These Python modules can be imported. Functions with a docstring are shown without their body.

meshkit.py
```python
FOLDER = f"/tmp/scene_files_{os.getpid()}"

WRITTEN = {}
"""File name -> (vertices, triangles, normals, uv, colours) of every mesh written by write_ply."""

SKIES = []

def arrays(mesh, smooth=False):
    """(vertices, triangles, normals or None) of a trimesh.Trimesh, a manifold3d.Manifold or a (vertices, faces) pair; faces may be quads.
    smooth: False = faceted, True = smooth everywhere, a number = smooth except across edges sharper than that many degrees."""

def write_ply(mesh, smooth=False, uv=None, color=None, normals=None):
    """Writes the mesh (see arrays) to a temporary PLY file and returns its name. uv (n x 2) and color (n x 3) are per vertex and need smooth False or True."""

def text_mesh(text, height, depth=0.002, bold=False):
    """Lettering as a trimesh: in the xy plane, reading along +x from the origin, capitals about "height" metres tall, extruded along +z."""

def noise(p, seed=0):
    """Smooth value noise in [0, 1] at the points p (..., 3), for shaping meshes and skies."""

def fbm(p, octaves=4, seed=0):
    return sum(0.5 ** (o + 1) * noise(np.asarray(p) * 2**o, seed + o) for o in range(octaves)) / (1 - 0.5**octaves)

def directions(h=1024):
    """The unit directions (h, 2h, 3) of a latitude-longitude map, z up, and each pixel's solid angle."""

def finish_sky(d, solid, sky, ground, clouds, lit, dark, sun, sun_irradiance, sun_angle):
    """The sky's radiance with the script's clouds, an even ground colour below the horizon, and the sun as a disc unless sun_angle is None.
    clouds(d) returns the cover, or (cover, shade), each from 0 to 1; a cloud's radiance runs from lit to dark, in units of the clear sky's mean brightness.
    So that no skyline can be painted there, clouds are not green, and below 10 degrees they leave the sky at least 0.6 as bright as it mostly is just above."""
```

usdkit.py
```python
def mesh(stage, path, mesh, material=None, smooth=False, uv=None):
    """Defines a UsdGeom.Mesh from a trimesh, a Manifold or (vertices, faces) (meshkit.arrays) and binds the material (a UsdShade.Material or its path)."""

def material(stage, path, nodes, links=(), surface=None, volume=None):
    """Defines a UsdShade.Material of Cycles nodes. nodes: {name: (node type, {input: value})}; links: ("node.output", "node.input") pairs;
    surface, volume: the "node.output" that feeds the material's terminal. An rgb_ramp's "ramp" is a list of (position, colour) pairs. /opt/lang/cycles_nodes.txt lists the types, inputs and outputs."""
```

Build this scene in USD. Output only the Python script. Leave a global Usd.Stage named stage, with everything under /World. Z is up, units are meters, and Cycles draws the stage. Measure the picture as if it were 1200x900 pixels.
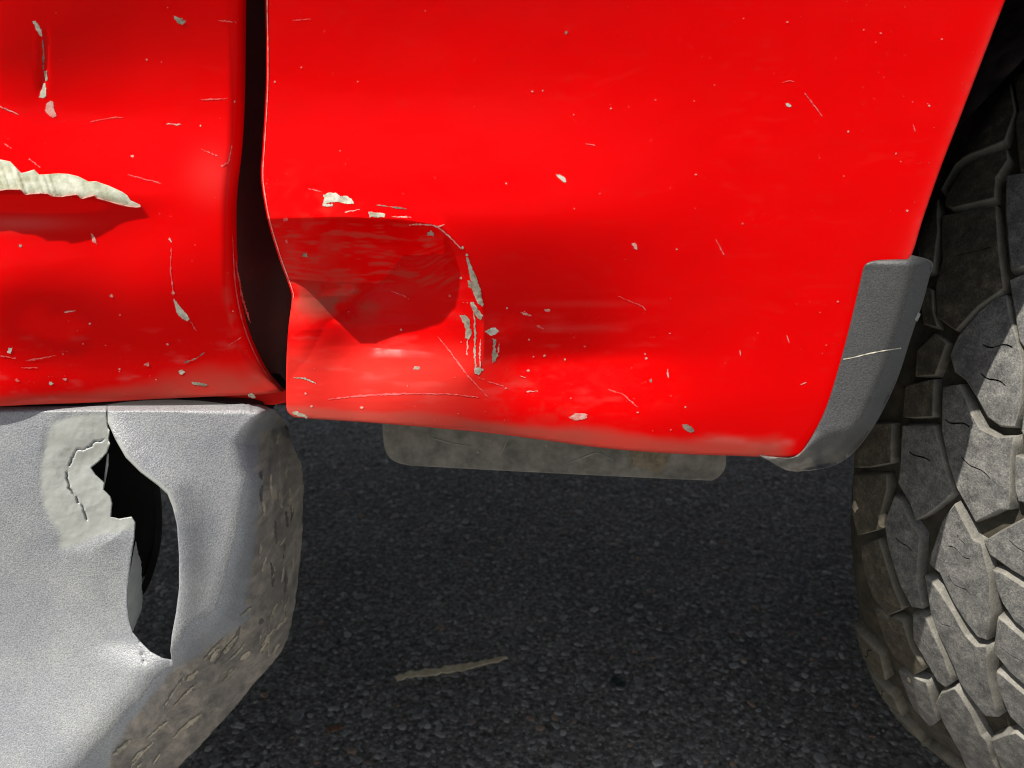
import math
import numpy as np, trimesh, shapely, usdkit, meshkit
from shapely.geometry import Polygon, LineString, Point
from shapely.geometry.polygon import orient
from scipy.spatial import Delaunay, cKDTree
from scipy.ndimage import gaussian_filter1d
from scipy.interpolate import PchipInterpolator
from pxr import Usd, UsdGeom, UsdLux, UsdShade, Gf, Sdf, Vt

# ------------------------------------------------------------------ camera, sky, sun, exposure
stage = Usd.Stage.CreateInMemory()
UsdGeom.SetStageUpAxis(stage, UsdGeom.Tokens.z)
UsdGeom.SetStageMetersPerUnit(stage, 1.0)
UsdGeom.Xform.Define(stage, '/World')
UsdGeom.Scope.Define(stage, '/World/Looks')
CAM = np.array([0.0, -0.62, 0.72]); PITCH = math.radians(20); FPX = 1152.0   # focal length in photo pixels (1200 wide)
EXPOSURE = 0.76
GZ = -0.084                                                 # level of the asphalt (survey zero is the bumper's height)
cam = UsdGeom.Camera.Define(stage, '/World/camera')
cam.CreateHorizontalApertureAttr(36.0); cam.CreateFocalLengthAttr(36.0 * FPX / 1200)
cam.CreateClippingRangeAttr(Gf.Vec2f(0.02, 2000)); cam.CreateExposureAttr(EXPOSURE); cam.CreateFStopAttr(11.0); cam.CreateFocusDistanceAttr(0.68)
cam.AddTranslateOp().Set(Gf.Vec3d(*CAM)); cam.AddRotateXOp().Set(90 - math.degrees(PITCH))
SUN = np.array([-0.438, -0.309, 0.844]); SUN /= np.linalg.norm(SUN)
dome = UsdLux.DomeLight.Define(stage, '/World/sky')
dome.GetPrim().SetCustomDataByKey('kind', 'structure'); dome.GetPrim().SetCustomDataByKey('label', 'clear daylight sky behind the photographer'); dome.GetPrim().SetCustomDataByKey('category', 'sky')
skym = usdkit.material(stage, '/World/Looks/sky_air', {
    's': ('sky_texture', dict(sky_type='single_scattering', sun_disc=False, sun_elevation=math.asin(SUN[2]), sun_rotation=math.atan2(SUN[0], SUN[1]))),
    'h': ('hsv', dict(saturation=0.48)), 'b': ('background_shader', dict(strength=0.082))}, [('s.color', 'h.color'), ('h.color', 'b.color')], surface='b.background')
UsdShade.MaterialBindingAPI.Apply(dome.GetPrim()).Bind(skym)
sun = UsdLux.DistantLight.Define(stage, '/World/sun')
sun.CreateNormalizeAttr(True); sun.CreateIntensityAttr(1.22); sun.CreateAngleAttr(0.5); sun.CreateColorAttr(Gf.Vec3f(1.0, 0.95, 0.87))
zc = SUN; xc = np.cross([0, 0, 1.0], zc); xc /= np.linalg.norm(xc); yc = np.cross(zc, xc)
sun.AddTransformOp().Set(Gf.Matrix4d(*xc, 0, *yc, 0, *zc, 0, 0, 0, 0, 1))

# ------------------------------------------------------------------ helpers
rng = np.random.default_rng(7)
FWD = np.array([0, math.cos(PITCH), -math.sin(PITCH)]); UP = np.array([0, math.sin(PITCH), math.cos(PITCH)])
MM = 0.00058                                                # metres per photo pixel on the body side

def ray(u, v):
    u, v = np.asarray(u, float), np.asarray(v, float)
    a, b = (u - 600) / FPX, -(v - 450) / FPX
    return FWD + a[..., None] * np.array([1.0, 0, 0]) + b[..., None] * UP

def P(u, v, y):
    """Point of the world on the plane at depth y seen at a survey position (u, v) of the body side."""
    r = ray(u, v); t = (np.asarray(y, float) - CAM[1]) / r[..., 1]
    return CAM + r * t[..., None]

def on_ground(u, v, z=None):
    z = GZ if z is None else z; r = ray(u, v); return CAM + r * ((z - CAM[2]) / r[..., 2])[..., None]

names = {}
def numbered(path):
    k = names.get(path, 0); names[path] = k + 1
    return path if k == 0 else '%s_%03d' % (path, k)

def tag(prim, label=None, cat=None, group=None, kind=None):
    for k, x in (('label', label), ('category', cat), ('group', group), ('kind', kind)):
        if x: prim.SetCustomDataByKey(k, x)
    return prim

def add(name, mesh, mat, parent='/World', smooth=True, masks=None, label=None):
    path = numbered(str(parent) + '/' + name)
    if masks: smooth = True
    m = usdkit.mesh(stage, path, mesh, mat, smooth=smooth)
    if masks:
        for k, a in masks.items():
            UsdGeom.PrimvarsAPI(m).CreatePrimvar(k, Sdf.ValueTypeNames.FloatArray, 'vertex').Set(Vt.FloatArray.FromNumpy(np.asarray(a, np.float32)))
    if label: tag(m.GetPrim(), label)
    return path

def fbm(u, v, s, seed=0, o=4):
    u, v = np.broadcast_arrays(np.asarray(u, float), np.asarray(v, float))
    return meshkit.fbm(np.stack([u / s + 100, v / s + 100, np.zeros_like(u) + 3.3 * seed], -1), o, seed)

def sstep(x, a, b):
    t = np.clip((np.asarray(x, float) - a) / (b - a), 0, 1); return t * t * (3 - 2 * t)

def resample(ring, hfun):
    out = []; n = len(ring)
    for i in range(n):
        a, b = np.array(ring[i], float), np.array(ring[(i + 1) % n], float)
        k = max(1, int(np.ceil(np.linalg.norm(b - a) / hfun((a + b) / 2))))
        out += [a + (b - a) * j / k for j in range(k)]
    return np.array(out)

def frame_h(fine, coarse):
    return lambda p: fine if (-60 < p[0] < 1260 and -60 < p[1] < 960) else coarse

def sheet(poly, depth, fine=4.0, coarse=26.0, extra=(), rim=(), jit=True):
    """A sheet with the outline poly, its depth given by depth(u, v), and a rolled rim. Returns vertices, faces, uv."""
    poly = orient(poly, 1.0); hf = frame_h(fine, coarse)
    loops = [resample(list(r.coords)[:-1], hf) for r in [poly.exterior, *poly.interiors]]
    b = np.vstack(loops)
    x0, y0, x1, y1 = poly.bounds
    cand = []
    def grid(a0, b0, a1, b1, h, reject=None):
        a0, b0, a1, b1 = max(a0, x0), max(b0, y0), min(a1, x1), min(b1, y1)
        if a1 <= a0 or b1 <= b0: return
        gx, gy = np.meshgrid(np.arange(a0, a1 + h, h), np.arange(b0, b1 + h, h * 0.87), indexing='ij')
        gx = gx + (np.arange(gx.shape[1]) % 2)[None] * h * 0.5
        p = np.stack([gx.ravel(), gy.ravel()], -1)
        if reject is not None: p = p[~reject(p)]
        p = p[shapely.contains_xy(poly, p[:, 0], p[:, 1])]
        if len(p): cand.append((p, h))
    inf = lambda p: (p[:, 0] > -60) & (p[:, 0] < 1260) & (p[:, 1] > -60) & (p[:, 1] < 960)
    inx = lambda p: np.any([(p[:, 0] > e[0]) & (p[:, 0] < e[2]) & (p[:, 1] > e[1]) & (p[:, 1] < e[3]) for e in extra], axis=0) if extra else np.zeros(len(p), bool)
    grid(x0, y0, x1, y1, coarse, inf)
    grid(-60, -60, 1260, 960, fine, inx)
    for e in extra: grid(*e)
    tree = cKDTree(b); keep = []
    for p, h in cand:
        d, _ = tree.query(p); keep.append(p[d > 0.55 * min(h, coarse)])
    pts = np.vstack([b, *keep])
    tri = Delaunay(pts).simplices
    c = pts[tri].mean(1)
    tri = tri[shapely.contains_xy(poly, c[:, 0], c[:, 1])]
    q = pts[tri]; area = np.cross(q[:, 1] - q[:, 0], q[:, 2] - q[:, 0])
    tri = tri[np.abs(area) > 1e-3]; area = area[np.abs(area) > 1e-3]
    tri[area < 0] = tri[area < 0][:, ::-1]
    V = P(pts[:, 0], pts[:, 1], depth(pts[:, 0], pts[:, 1])); uv = pts; F = [tri]
    # triangles are now one way round on the survey plane; make them face the street (-y)
    nrm = np.cross(V[tri[:, 1]] - V[tri[:, 0]], V[tri[:, 2]] - V[tri[:, 0]]).sum(0)
    flip = nrm[1] > 0
    s = 0
    VV = [V]; UVs = [uv]; base = len(V)
    for lp in loops:
        n = len(lp); idx = np.arange(s, s + n); s += n
        if not rim: continue
        t = np.roll(lp, -1, 0) - np.roll(lp, 1, 0); t /= np.maximum(np.linalg.norm(t, axis=1, keepdims=True), 1e-9)
        out = np.stack([t[:, 1], -t[:, 0]], -1)
        d0 = depth(lp[:, 0], lp[:, 1]); prev = idx
        for o, dy in rim:
            q = lp + out * o
            VV.append(P(q[:, 0], q[:, 1], d0 + dy)); UVs.append(lp)
            cur = np.arange(base, base + n); base += n
            a, b_, c_, d_ = prev, np.roll(prev, -1), np.roll(cur, -1), cur
            F.append(np.stack([b_, a, d_], -1)); F.append(np.stack([b_, d_, c_], -1))
            prev = cur
    V, F, uv = np.vstack(VV), np.vstack(F), np.vstack(UVs)
    if flip: F = F[:, ::-1]
    return V, F, uv

def line_poly(pts, w, taper=True, seed=0):
    """A thin irregular sliver along pts (survey coordinates), width w."""
    r = np.random.default_rng(seed + 11); p = []
    L = LineString(pts); n = max(3, int(L.length / 5))
    c = np.array([L.interpolate(k / n, normalized=True).coords[0] for k in range(n + 1)])
    t = np.gradient(c, axis=0); t /= np.linalg.norm(t, axis=1, keepdims=True); nn = np.stack([-t[:, 1], t[:, 0]], -1)
    ww = w * 0.40 * (0.6 + 0.8 * r.random(n + 1)) * (np.sin(np.pi * np.clip((np.arange(n + 1) + .25) / (n + .5), 0, 1)) ** 0.5 if taper else 1)
    a, b = c + nn * ww[:, None], c - nn * ww[:, None]
    return Polygon(np.vstack([a, b[::-1]])).buffer(0)

def blob(u, v, r, seed=0, ax=1.0, ang=0.0):
    g = np.random.default_rng(seed + 5); n = 9
    a = np.arange(n) / n * 2 * math.pi; rr = r * 0.62 * (0.65 + 0.7 * g.random(n))
    x, y = rr * np.cos(a) * ax, rr * np.sin(a)
    return Polygon(np.stack([u + x * math.cos(ang) - y * math.sin(ang), v + x * math.sin(ang) + y * math.cos(ang)], -1)).buffer(0)

def interp_path(pts):
    p = np.array(pts, float); return lambda v: np.interp(v, p[:, 1], p[:, 0])

def ragged(pts, amp, step, seed):
    """Points along a polyline with a small raggedness."""
    g = np.random.default_rng(seed); L = LineString(pts); n = int(L.length / step); out = []
    for k in range(n + 1):
        a = np.array(L.interpolate(k / n, normalized=True).coords[0]); out.append(tuple(a + (g.random(2) - .5) * 2 * amp * (0 < k < n)))
    return out

def smooth_path(pts, n=8):
    """Catmull-Rom through pts."""
    p = np.array(pts, float); q = np.vstack([2 * p[0] - p[1], p, 2 * p[-1] - p[-2]]); out = []
    for i in range(1, len(q) - 2):
        for k in range(n):
            t = k / n; a, b, c, d = q[i - 1], q[i], q[i + 1], q[i + 2]
            out.append(0.5 * (2 * b + (c - a) * t + (2 * a - 5 * b + 4 * c - d) * t * t + (3 * b - a - 3 * c + d) * t ** 3))
    out.append(p[-1]); return [tuple(x) for x in out]

def box(lo, hi):
    m = trimesh.creation.box(extents=np.array(hi) - np.array(lo)); m.apply_translation((np.array(hi) + np.array(lo)) / 2); return m

# ------------------------------------------------------------------ materials
L = '/World/Looks/'
def mat(name, nodes, links, surface='p.BSDF'): return usdkit.material(stage, L + name, nodes, links, surface)

def paint(name, base, seed=0.0):
    return mat(name, {
        'g': ('geometry', {}),
        'dirt_reflection': ('attribute', dict(attribute='dirt_reflection')), 'haze_sheen': ('attribute', dict(attribute='haze_sheen')),
        'n1': ('noise_texture', dict(scale=38.0, detail=6.0, roughness=0.7, distortion=0.6)),
        'r1': ('rgb_ramp', dict(ramp=[(0.3, (0, 0, 0)), (0.7, (1, 1, 1))])),
        'md': ('math', dict(math_type='multiply_add', value2=1.0, value3=-0.45, use_clamp=True)),
        'md2': ('math', dict(math_type='multiply_add', value2=1.0, value3=0.0, use_clamp=True)),
        'c1': ('mix_color', dict(a=base, b=(0.24, 0.085, 0.06))),
        'c2': ('mix_color', dict(b=(0.42, 0.15, 0.13))),
        'mp': ('mapping', dict(scale=(1.0, 1.0, 3.2))),
        'n2': ('noise_texture', dict(scale=300.0, detail=3.0, roughness=0.6)),
        'sp': ('rgb_ramp', dict(ramp=[(0.70, (0, 0, 0)), (0.78, (1, 1, 1))])),
        'c3': ('mix_color', dict(b=(0.62, 0.22, 0.2))),
        'spm': ('math', dict(math_type='multiply', value2=0.12)),
        'n3': ('noise_texture', dict(scale=14.0, detail=5.0, roughness=0.55)),
        'bw': ('bump', dict(strength=0.05, distance=0.002)),
        'rg': ('math', dict(math_type='multiply_add', value2=0.55, value3=0.30, use_clamp=True)),
        'cw': ('math', dict(math_type='multiply_add', value2=-0.5, value3=0.14, use_clamp=True)), 'cr': ('math', dict(math_type='multiply_add', value2=0.9, value3=0.13, use_clamp=True)),
        'op': ('noise_texture', dict(scale=1100.0, detail=2.0)), 'ob': ('bump', dict(strength=0.035, distance=0.001)),
        'p': ('principled_bsdf', dict(coat_weight=0.14, coat_roughness=0.20, coat_ior=1.45, specular_ior_level=0.0)),
    }, [('g.position', 'n1.vector'), ('g.position', 'n2.vector'), ('g.position', 'n3.vector'), ('n1.fac', 'r1.fac'),
        ('dirt_reflection.fac', 'md2.value1'), ('n1.fac', 'md.value1'), ('md.result', 'md2.value2') if False else ('r1.color', 'md.value2'),
        ('dirt_reflection.fac', 'c1.fac'), ('c1.result', 'c2.a'), ('haze_sheen.fac', 'c2.fac'), ('c2.result', 'c3.a'), ('n2.fac', 'sp.fac'), ('sp.color', 'spm.value1'),
        ('spm.value', 'c3.fac'), ('c3.result', 'p.base_color'), ('n3.fac', 'bw.height'), ('bw.normal', 'p.normal'), ('dirt_reflection.fac', 'rg.value1'), ('rg.value', 'p.roughness'),
        ('dirt_reflection.fac', 'cw.value1'), ('cw.value', 'p.coat_weight'), ('dirt_reflection.fac', 'cr.value1'), ('cr.value', 'p.coat_roughness'), ('g.position', 'op.vector'), ('op.fac', 'ob.height'), ('ob.normal', 'p.coat_normal')])

def grained(name, base, light, bump=0.6, grain=520.0, rough=0.5, scuffc=(0.42, 0.36, 0.28)):
    """Moulded plastic with a leather grain, faded; masks: scuff = scraped and muddy, bare = whitened by stress."""
    return mat(name, {
        'g': ('geometry', {}),
        'sc': ('attribute', dict(attribute='scuff')), 'ba': ('attribute', dict(attribute='bare')),
        'v': ('noise_texture', dict(scale=grain, detail=3.0, roughness=0.65)),
        'vr': ('rgb_ramp', dict(ramp=[(0.36, (0, 0, 0)), (0.64, (1, 1, 1))])),
        'c1': ('mix_color', dict(a=base, b=light)),
        'n': ('noise_texture', dict(scale=22.0, detail=6.0, roughness=0.65)),
        'nr': ('rgb_ramp', dict(ramp=[(0.3, (0.78, 0.80, 0.84)), (0.7, (1.12, 1.12, 1.08))])),
        'c1b': ('mix_color', dict(blend_type='multiply', fac=1.0, use_clamp=False)),
        'c2': ('mix_color', dict(b=(0.30, 0.31, 0.285))),
        'mp': ('mapping', dict(scale=(1.5, 0.45, 1.0))),
        'ns': ('noise_texture', dict(scale=45.0, detail=9.0, roughness=0.78, distortion=0.3)),
        'sr': ('rgb_ramp', dict(ramp=[(0.30, (0.07, 0.066, 0.062)), (0.40, (0.13, 0.118, 0.104)), (0.50, (0.21, 0.187, 0.158)), (0.58, (0.29, 0.255, 0.21)), (0.68, (0.40, 0.35, 0.28)), (0.8, (0.20, 0.175, 0.145))])),
        'c3': ('mix_color', {}),
        'inv': ('math', dict(math_type='add')), 'bs': ('math', dict(math_type='multiply_add', value2=-bump * 0.9, value3=bump, use_clamp=True)),
        'b': ('bump', dict(distance=0.0012)), 'b2s': ('math', dict(math_type='multiply', value2=0.8)), 'b2': ('bump', dict(distance=0.003)),
        'p': ('principled_bsdf', dict(roughness=rough, specular_ior_level=0.7)),
    }, [('g.position', 'v.vector'), ('g.position', 'n.vector'), ('g.position', 'mp.vector'), ('mp.vector', 'ns.vector'),
        ('v.fac', 'vr.fac'), ('vr.color', 'c1.fac'), ('n.fac', 'nr.fac'), ('c1.result', 'c1b.a'), ('nr.color', 'c1b.b'),
        ('ba.fac', 'c2.fac'), ('c1b.result', 'c2.a'), ('c2.result', 'c3.a'), ('ns.fac', 'sr.fac'), ('sr.color', 'c3.b'), ('sc.fac', 'c3.fac'), ('c3.result', 'p.base_color'),
        ('sc.fac', 'inv.value1'), ('ba.fac', 'inv.value2'), ('inv.value', 'bs.value1'), ('bs.value', 'b.strength'), ('v.fac', 'b.height'),
        ('sc.fac', 'b2s.value1'), ('b2s.value', 'b2.strength'), ('ns.fac', 'b2.height'), ('b.normal', 'b2.normal'), ('b2.normal', 'p.normal')])

def plain(name, c1, c2, scale=60.0, rough=0.6, bump=0.2, dist=0.001, spec=0.4, lo=0.35, hi=0.65):
    return mat(name, {'g': ('geometry', {}), 'n': ('noise_texture', dict(scale=scale, detail=6.0, roughness=0.65)),
                      'r': ('rgb_ramp', dict(ramp=[(lo, c1), (hi, c2)])), 'b': ('bump', dict(strength=bump, distance=dist)),
                      'p': ('principled_bsdf', dict(roughness=rough, specular_ior_level=spec))},
               [('g.position', 'n.vector'), ('n.fac', 'r.fac'), ('r.color', 'p.base_color'), ('n.fac', 'b.height'), ('b.normal', 'p.normal')])

RED = (0.60, 0.0003, 0.0008)
M_RED = paint('red_paint', RED)
M_DARKRED = plain('shade_dark_red', (0.045, 0.001, 0.001), (0.08, 0.002, 0.002), 30, 0.6)  # red paint of the inner flange, gap shade put into its colour
M_GREY = grained('faded_grey_plastic', (0.165, 0.172, 0.182), (0.29, 0.295, 0.297), bump=0.5, grain=900.0, rough=0.34)
M_TRIM = grained('dark_trim_plastic', (0.020, 0.021, 0.022), (0.05, 0.051, 0.051), 0.4, 900.0, 0.5, (0.12, 0.11, 0.09))
M_PRIMER = plain('bare_primer', (0.28, 0.24, 0.17), (0.58, 0.56, 0.46), 260, 0.75, 0.5, 0.001)
M_FILLER = plain('cracked_filler', (0.27, 0.28, 0.17), (0.54, 0.55, 0.45), 110, 0.8, 0.5, 0.0015)
M_GREYCHIP = plain('grey_undercoat', (0.16, 0.13, 0.09), (0.38, 0.37, 0.29), 280, 0.8, 0.5, 0.001)
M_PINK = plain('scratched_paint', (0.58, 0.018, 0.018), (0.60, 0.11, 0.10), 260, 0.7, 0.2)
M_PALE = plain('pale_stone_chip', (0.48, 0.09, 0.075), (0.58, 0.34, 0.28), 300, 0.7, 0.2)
M_SPECK = plain('speck_pink', (0.60, 0.06, 0.05), (0.66, 0.24, 0.21), 400, 0.7, 0.1)
M_SCRAPE = plain('scraped_mud', (0.26, 0.22, 0.16), (0.42, 0.37, 0.29), 140, 0.85, 0.4)
M_PEBBLE = plain('tan_pebble', (0.22, 0.18, 0.12), (0.38, 0.32, 0.23), 240, 0.85, 0.4)
M_SHIELDMARK = plain('shield_mark', (0.15, 0.145, 0.125), (0.24, 0.23, 0.20), 160, 0.8, 0.2)
M_MUDSTAIN = plain('brown_stain', (0.10, 0.075, 0.045), (0.19, 0.16, 0.11), 160, 0.9, 0.2)
M_DARKSCUFF = plain('dark_scuff', (0.06, 0.057, 0.053), (0.13, 0.118, 0.10), 160, 0.7, 0.3)
M_BROWNSPOT = plain('mud_spot', (0.12, 0.06, 0.05), (0.30, 0.22, 0.17), 150, 0.9, 0.2)
M_LINER = plain('dirty_liner', (0.006, 0.006, 0.006), (0.045, 0.04, 0.033), 55, 0.9, 0.6, 0.003, 0.2, 0.4, 0.72)
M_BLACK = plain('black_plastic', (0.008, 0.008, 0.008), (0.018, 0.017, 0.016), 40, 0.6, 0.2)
M_SHIELD = plain('dusty_undershield', (0.085, 0.082, 0.070), (0.20, 0.19, 0.16), 75, 0.7, 0.25, 0.001, 0.3, 0.34, 0.72)
M_FLAP = plain('torn_plastic', (0.24, 0.25, 0.235), (0.33, 0.34, 0.32), 60, 0.6, 0.2)
def rubber(name, c):
    return mat(name, {
    'g': ('geometry', {}), 'w': ('attribute', dict(attribute='wall')), 'n': ('noise_texture', dict(scale=90.0, detail=8.0, roughness=0.75)),
    'r': ('rgb_ramp', dict(ramp=[(0.33, c[0]), (0.5, c[1]), (0.67, c[2])])),
    'n2': ('noise_texture', dict(scale=700.0, detail=3.0, roughness=0.65)), 'r2': ('rgb_ramp', dict(ramp=[(0.32, (0.65, 0.65, 0.65)), (0.52, (1, 1, 1)), (0.68, (1.5, 1.47, 1.4))])),
    'm': ('mix_color', dict(blend_type='multiply', fac=1.0, use_clamp=False)), 'd': ('mix_color', dict(b=(0.34, 0.315, 0.25))), 'wf': ('math', dict(math_type='multiply', value2=0.32)),
    'b': ('bump', dict(strength=0.6, distance=0.0010)),
    'p': ('principled_bsdf', dict(roughness=0.7, specular_ior_level=0.35))},
    [('g.position', 'n.vector'), ('g.position', 'n2.vector'), ('n.fac', 'r.fac'), ('n2.fac', 'r2.fac'), ('r.color', 'm.a'), ('r2.color', 'm.b'), ('m.result', 'd.a'), ('w.fac', 'wf.value1'), ('wf.value', 'd.fac'), ('d.result', 'p.base_color'), ('n2.fac', 'b.height'), ('b.normal', 'p.normal')])
M_TYRE = rubber('dusty_rubber', [(0.045, 0.044, 0.043), (0.10, 0.099, 0.094), (0.175, 0.171, 0.157)])
M_MUDRUBBER = rubber('muddy_rubber', [(0.026, 0.023, 0.017), (0.05, 0.044, 0.031), (0.11, 0.095, 0.065)])
M_MUDTYRE = plain('muddy_carcass', (0.022, 0.02, 0.015), (0.06, 0.053, 0.038), 60, 0.9, 0.6, 0.003, 0.2, 0.36, 0.68)
M_ASPHALT = mat('asphalt_binder', {
    'g': ('geometry', {}), 'n': ('noise_texture', dict(scale=160.0, detail=5.0, roughness=0.65)),
    'r': ('rgb_ramp', dict(ramp=[(0.38, (0.035, 0.032, 0.029)), (0.56, (0.125, 0.117, 0.105)), (0.70, (0.32, 0.30, 0.27))])),
    'n2': ('noise_texture', dict(scale=3.0, detail=4.0)), 'r2': ('rgb_ramp', dict(ramp=[(0.3, (1.25, 1.23, 1.2)), (0.7, (2.0, 1.95, 1.86))])),
    'm': ('mix_color', dict(blend_type='multiply', fac=1.0, use_clamp=False)),
    'b': ('bump', dict(strength=0.9, distance=0.004)), 'p': ('principled_bsdf', dict(roughness=0.8, specular_ior_level=0.3))},
    [('g.position', 'n.vector'), ('g.position', 'n2.vector'), ('n.fac', 'r.fac'), ('n2.fac', 'r2.fac'), ('r.color', 'm.a'), ('r2.color', 'm.b'), ('m.result', 'p.base_color'), ('n.fac', 'b.height'), ('b.normal', 'p.normal')])
M_STONES = mat('asphalt_stone', {
    'g': ('geometry', {}), 't': ('attribute', dict(attribute='tone')), 'r': ('rgb_ramp', dict(ramp=[(0.0, (0.08, 0.076, 0.07)), (0.5, (0.18, 0.172, 0.158)), (0.82, (0.27, 0.257, 0.236)), (0.96, (0.36, 0.342, 0.31)), (0.97, (0.25, 0.15, 0.10)), (1.0, (0.28, 0.2, 0.14))])),
    'n': ('noise_texture', dict(scale=300.0, detail=3.0)), 'b': ('bump', dict(strength=0.4, distance=0.001)),
    'p': ('principled_bsdf', dict(roughness=0.65, specular_ior_level=0.4))},
    [('t.fac', 'r.fac'), ('r.color', 'p.base_color'), ('g.position', 'n.vector'), ('n.fac', 'b.height'), ('b.normal', 'p.normal')])
M_STRAW = plain('dry_grass', (0.58, 0.45, 0.26), (0.88, 0.74, 0.50), 130, 0.8, 0.3)
M_LEAF = plain('dry_leaf', (0.16, 0.07, 0.03), (0.26, 0.12, 0.06), 100, 0.8, 0.3)
M_DARKLEAF = plain('dark_leaf', (0.012, 0.02, 0.018), (0.03, 0.045, 0.04), 100, 0.7, 0.3)
M_STEEL = plain('painted_steel', (0.25, 0.25, 0.26), (0.35, 0.35, 0.36), 30, 0.45, 0.05)

# ------------------------------------------------------------------ the truck: surfaces
truck = UsdGeom.Xform.Define(stage, '/World/pickup_truck')
tag(truck.GetPrim(), 'dented red pickup truck, front corner with torn grey bumper and dusty off-road tyre', 'pickup truck')
T = '/World/pickup_truck'

VS = np.arange(-620, 1100, 1.0)
def profile_surface(us, knots_v, table, blur=7):
    """Depth as a sum of surveyed vertical slopes (recede per rise) at the columns us; returns Y(u, v)."""
    cols = []
    for row in table:
        s = gaussian_filter1d(np.interp(VS, knots_v, row), blur)
        y = -np.cumsum(s) * MM; y -= np.interp(0, VS, y); cols.append(y)
    cols = np.array(cols); uf = np.arange(us[0], us[-1] + 1, 2.0)
    full = np.array([[np.interp(uf, us, cols[:, k])] for k in range(len(VS))])[:, 0, :]
    full = gaussian_filter1d(full, 14, axis=1)
    def Y(u, v):
        u, v = np.broadcast_arrays(np.asarray(u, float), np.asarray(v, float))
        a = np.clip((u - uf[0]) / 2.0, 0, len(uf) - 1.001); b = np.clip(v - VS[0], 0, len(VS) - 1.001)
        i, j = a.astype(int), b.astype(int); fa, fb = a - i, b - j
        return (full[j, i] * (1 - fa) + full[j, i + 1] * fa) * (1 - fb) + (full[j + 1, i] * (1 - fa) + full[j + 1, i + 1] * fa) * fb
    return Y

# fender
kv = [-620, -100, 0, 80, 130, 180, 225, 250, 270, 300, 340, 385, 412, 430, 460, 480, 495, 510, 530]
fus = [240, 312, 450, 540, 600, 700, 770, 850, 1000, 1250]
ft = [[.25, .02, -.12, -.04, .06, .22, .25, .12, .0, 0, 0, 0, 0, .0, .0, -.0, -.1, -.3, -.3],
      [.25, .02, -.12, -.04, .06, .22, .25, .12, .0, 0, 0, 0, 0, .0, .0, -.0, -.1, -.3, -.3],
      [.25, .02, -.13, -.04, .08, .25, .27, .12, .0, -.05, 0, 0, 0, .05, .05, .0, -.12, -.3, -.3],
      [.25, .02, -.13, -.04, .08, .22, .24, .14, -.06, -.18, -.20, -.18, -.06, .10, .12, .02, -.12, -.25, -.3],
      [.25, .02, -.13, -.04, .07, .19, .20, .12, -.11, -.25, -.33, -.38, -.31, .17, .24, .10, -.10, -.2, -.3],
      [.25, .02, -.11, -.04, .05, .13, .13, .07, -.08, -.20, -.29, -.40, -.39, .29, .32, .14, -.05, -.16, -.25],
      [.25, .02, -.09, -.04, .03, .08, .07, .03, -.03, -.07, -.10, -.14, -.12, .10, .14, .05, -.06, -.14, -.22],
      [.25, .02, -.08, -.04, .0, .02, .01, 0, 0, -.02, -.03, -.03, -.02, .02, .02, -.03, -.08, -.12, -.2],
      [.25, .02, -.05, -.03, 0, .0, 0, 0, 0, 0, 0, 0, 0, 0, 0, -.05, -.06, -.1, -.15],
      [.25, 0, 0, 0, 0, 0, 0, 0, 0, 0, 0, 0, 0, 0, 0, -.05, -.06, -.1, -.15]]
F0 = profile_surface(fus, kv, ft, 4)
creaseR = interp_path([(515, 262), (530, 278), (546, 300), (556, 322), (563, 350), (567, 380), (566, 420), (540, 470)])
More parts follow.
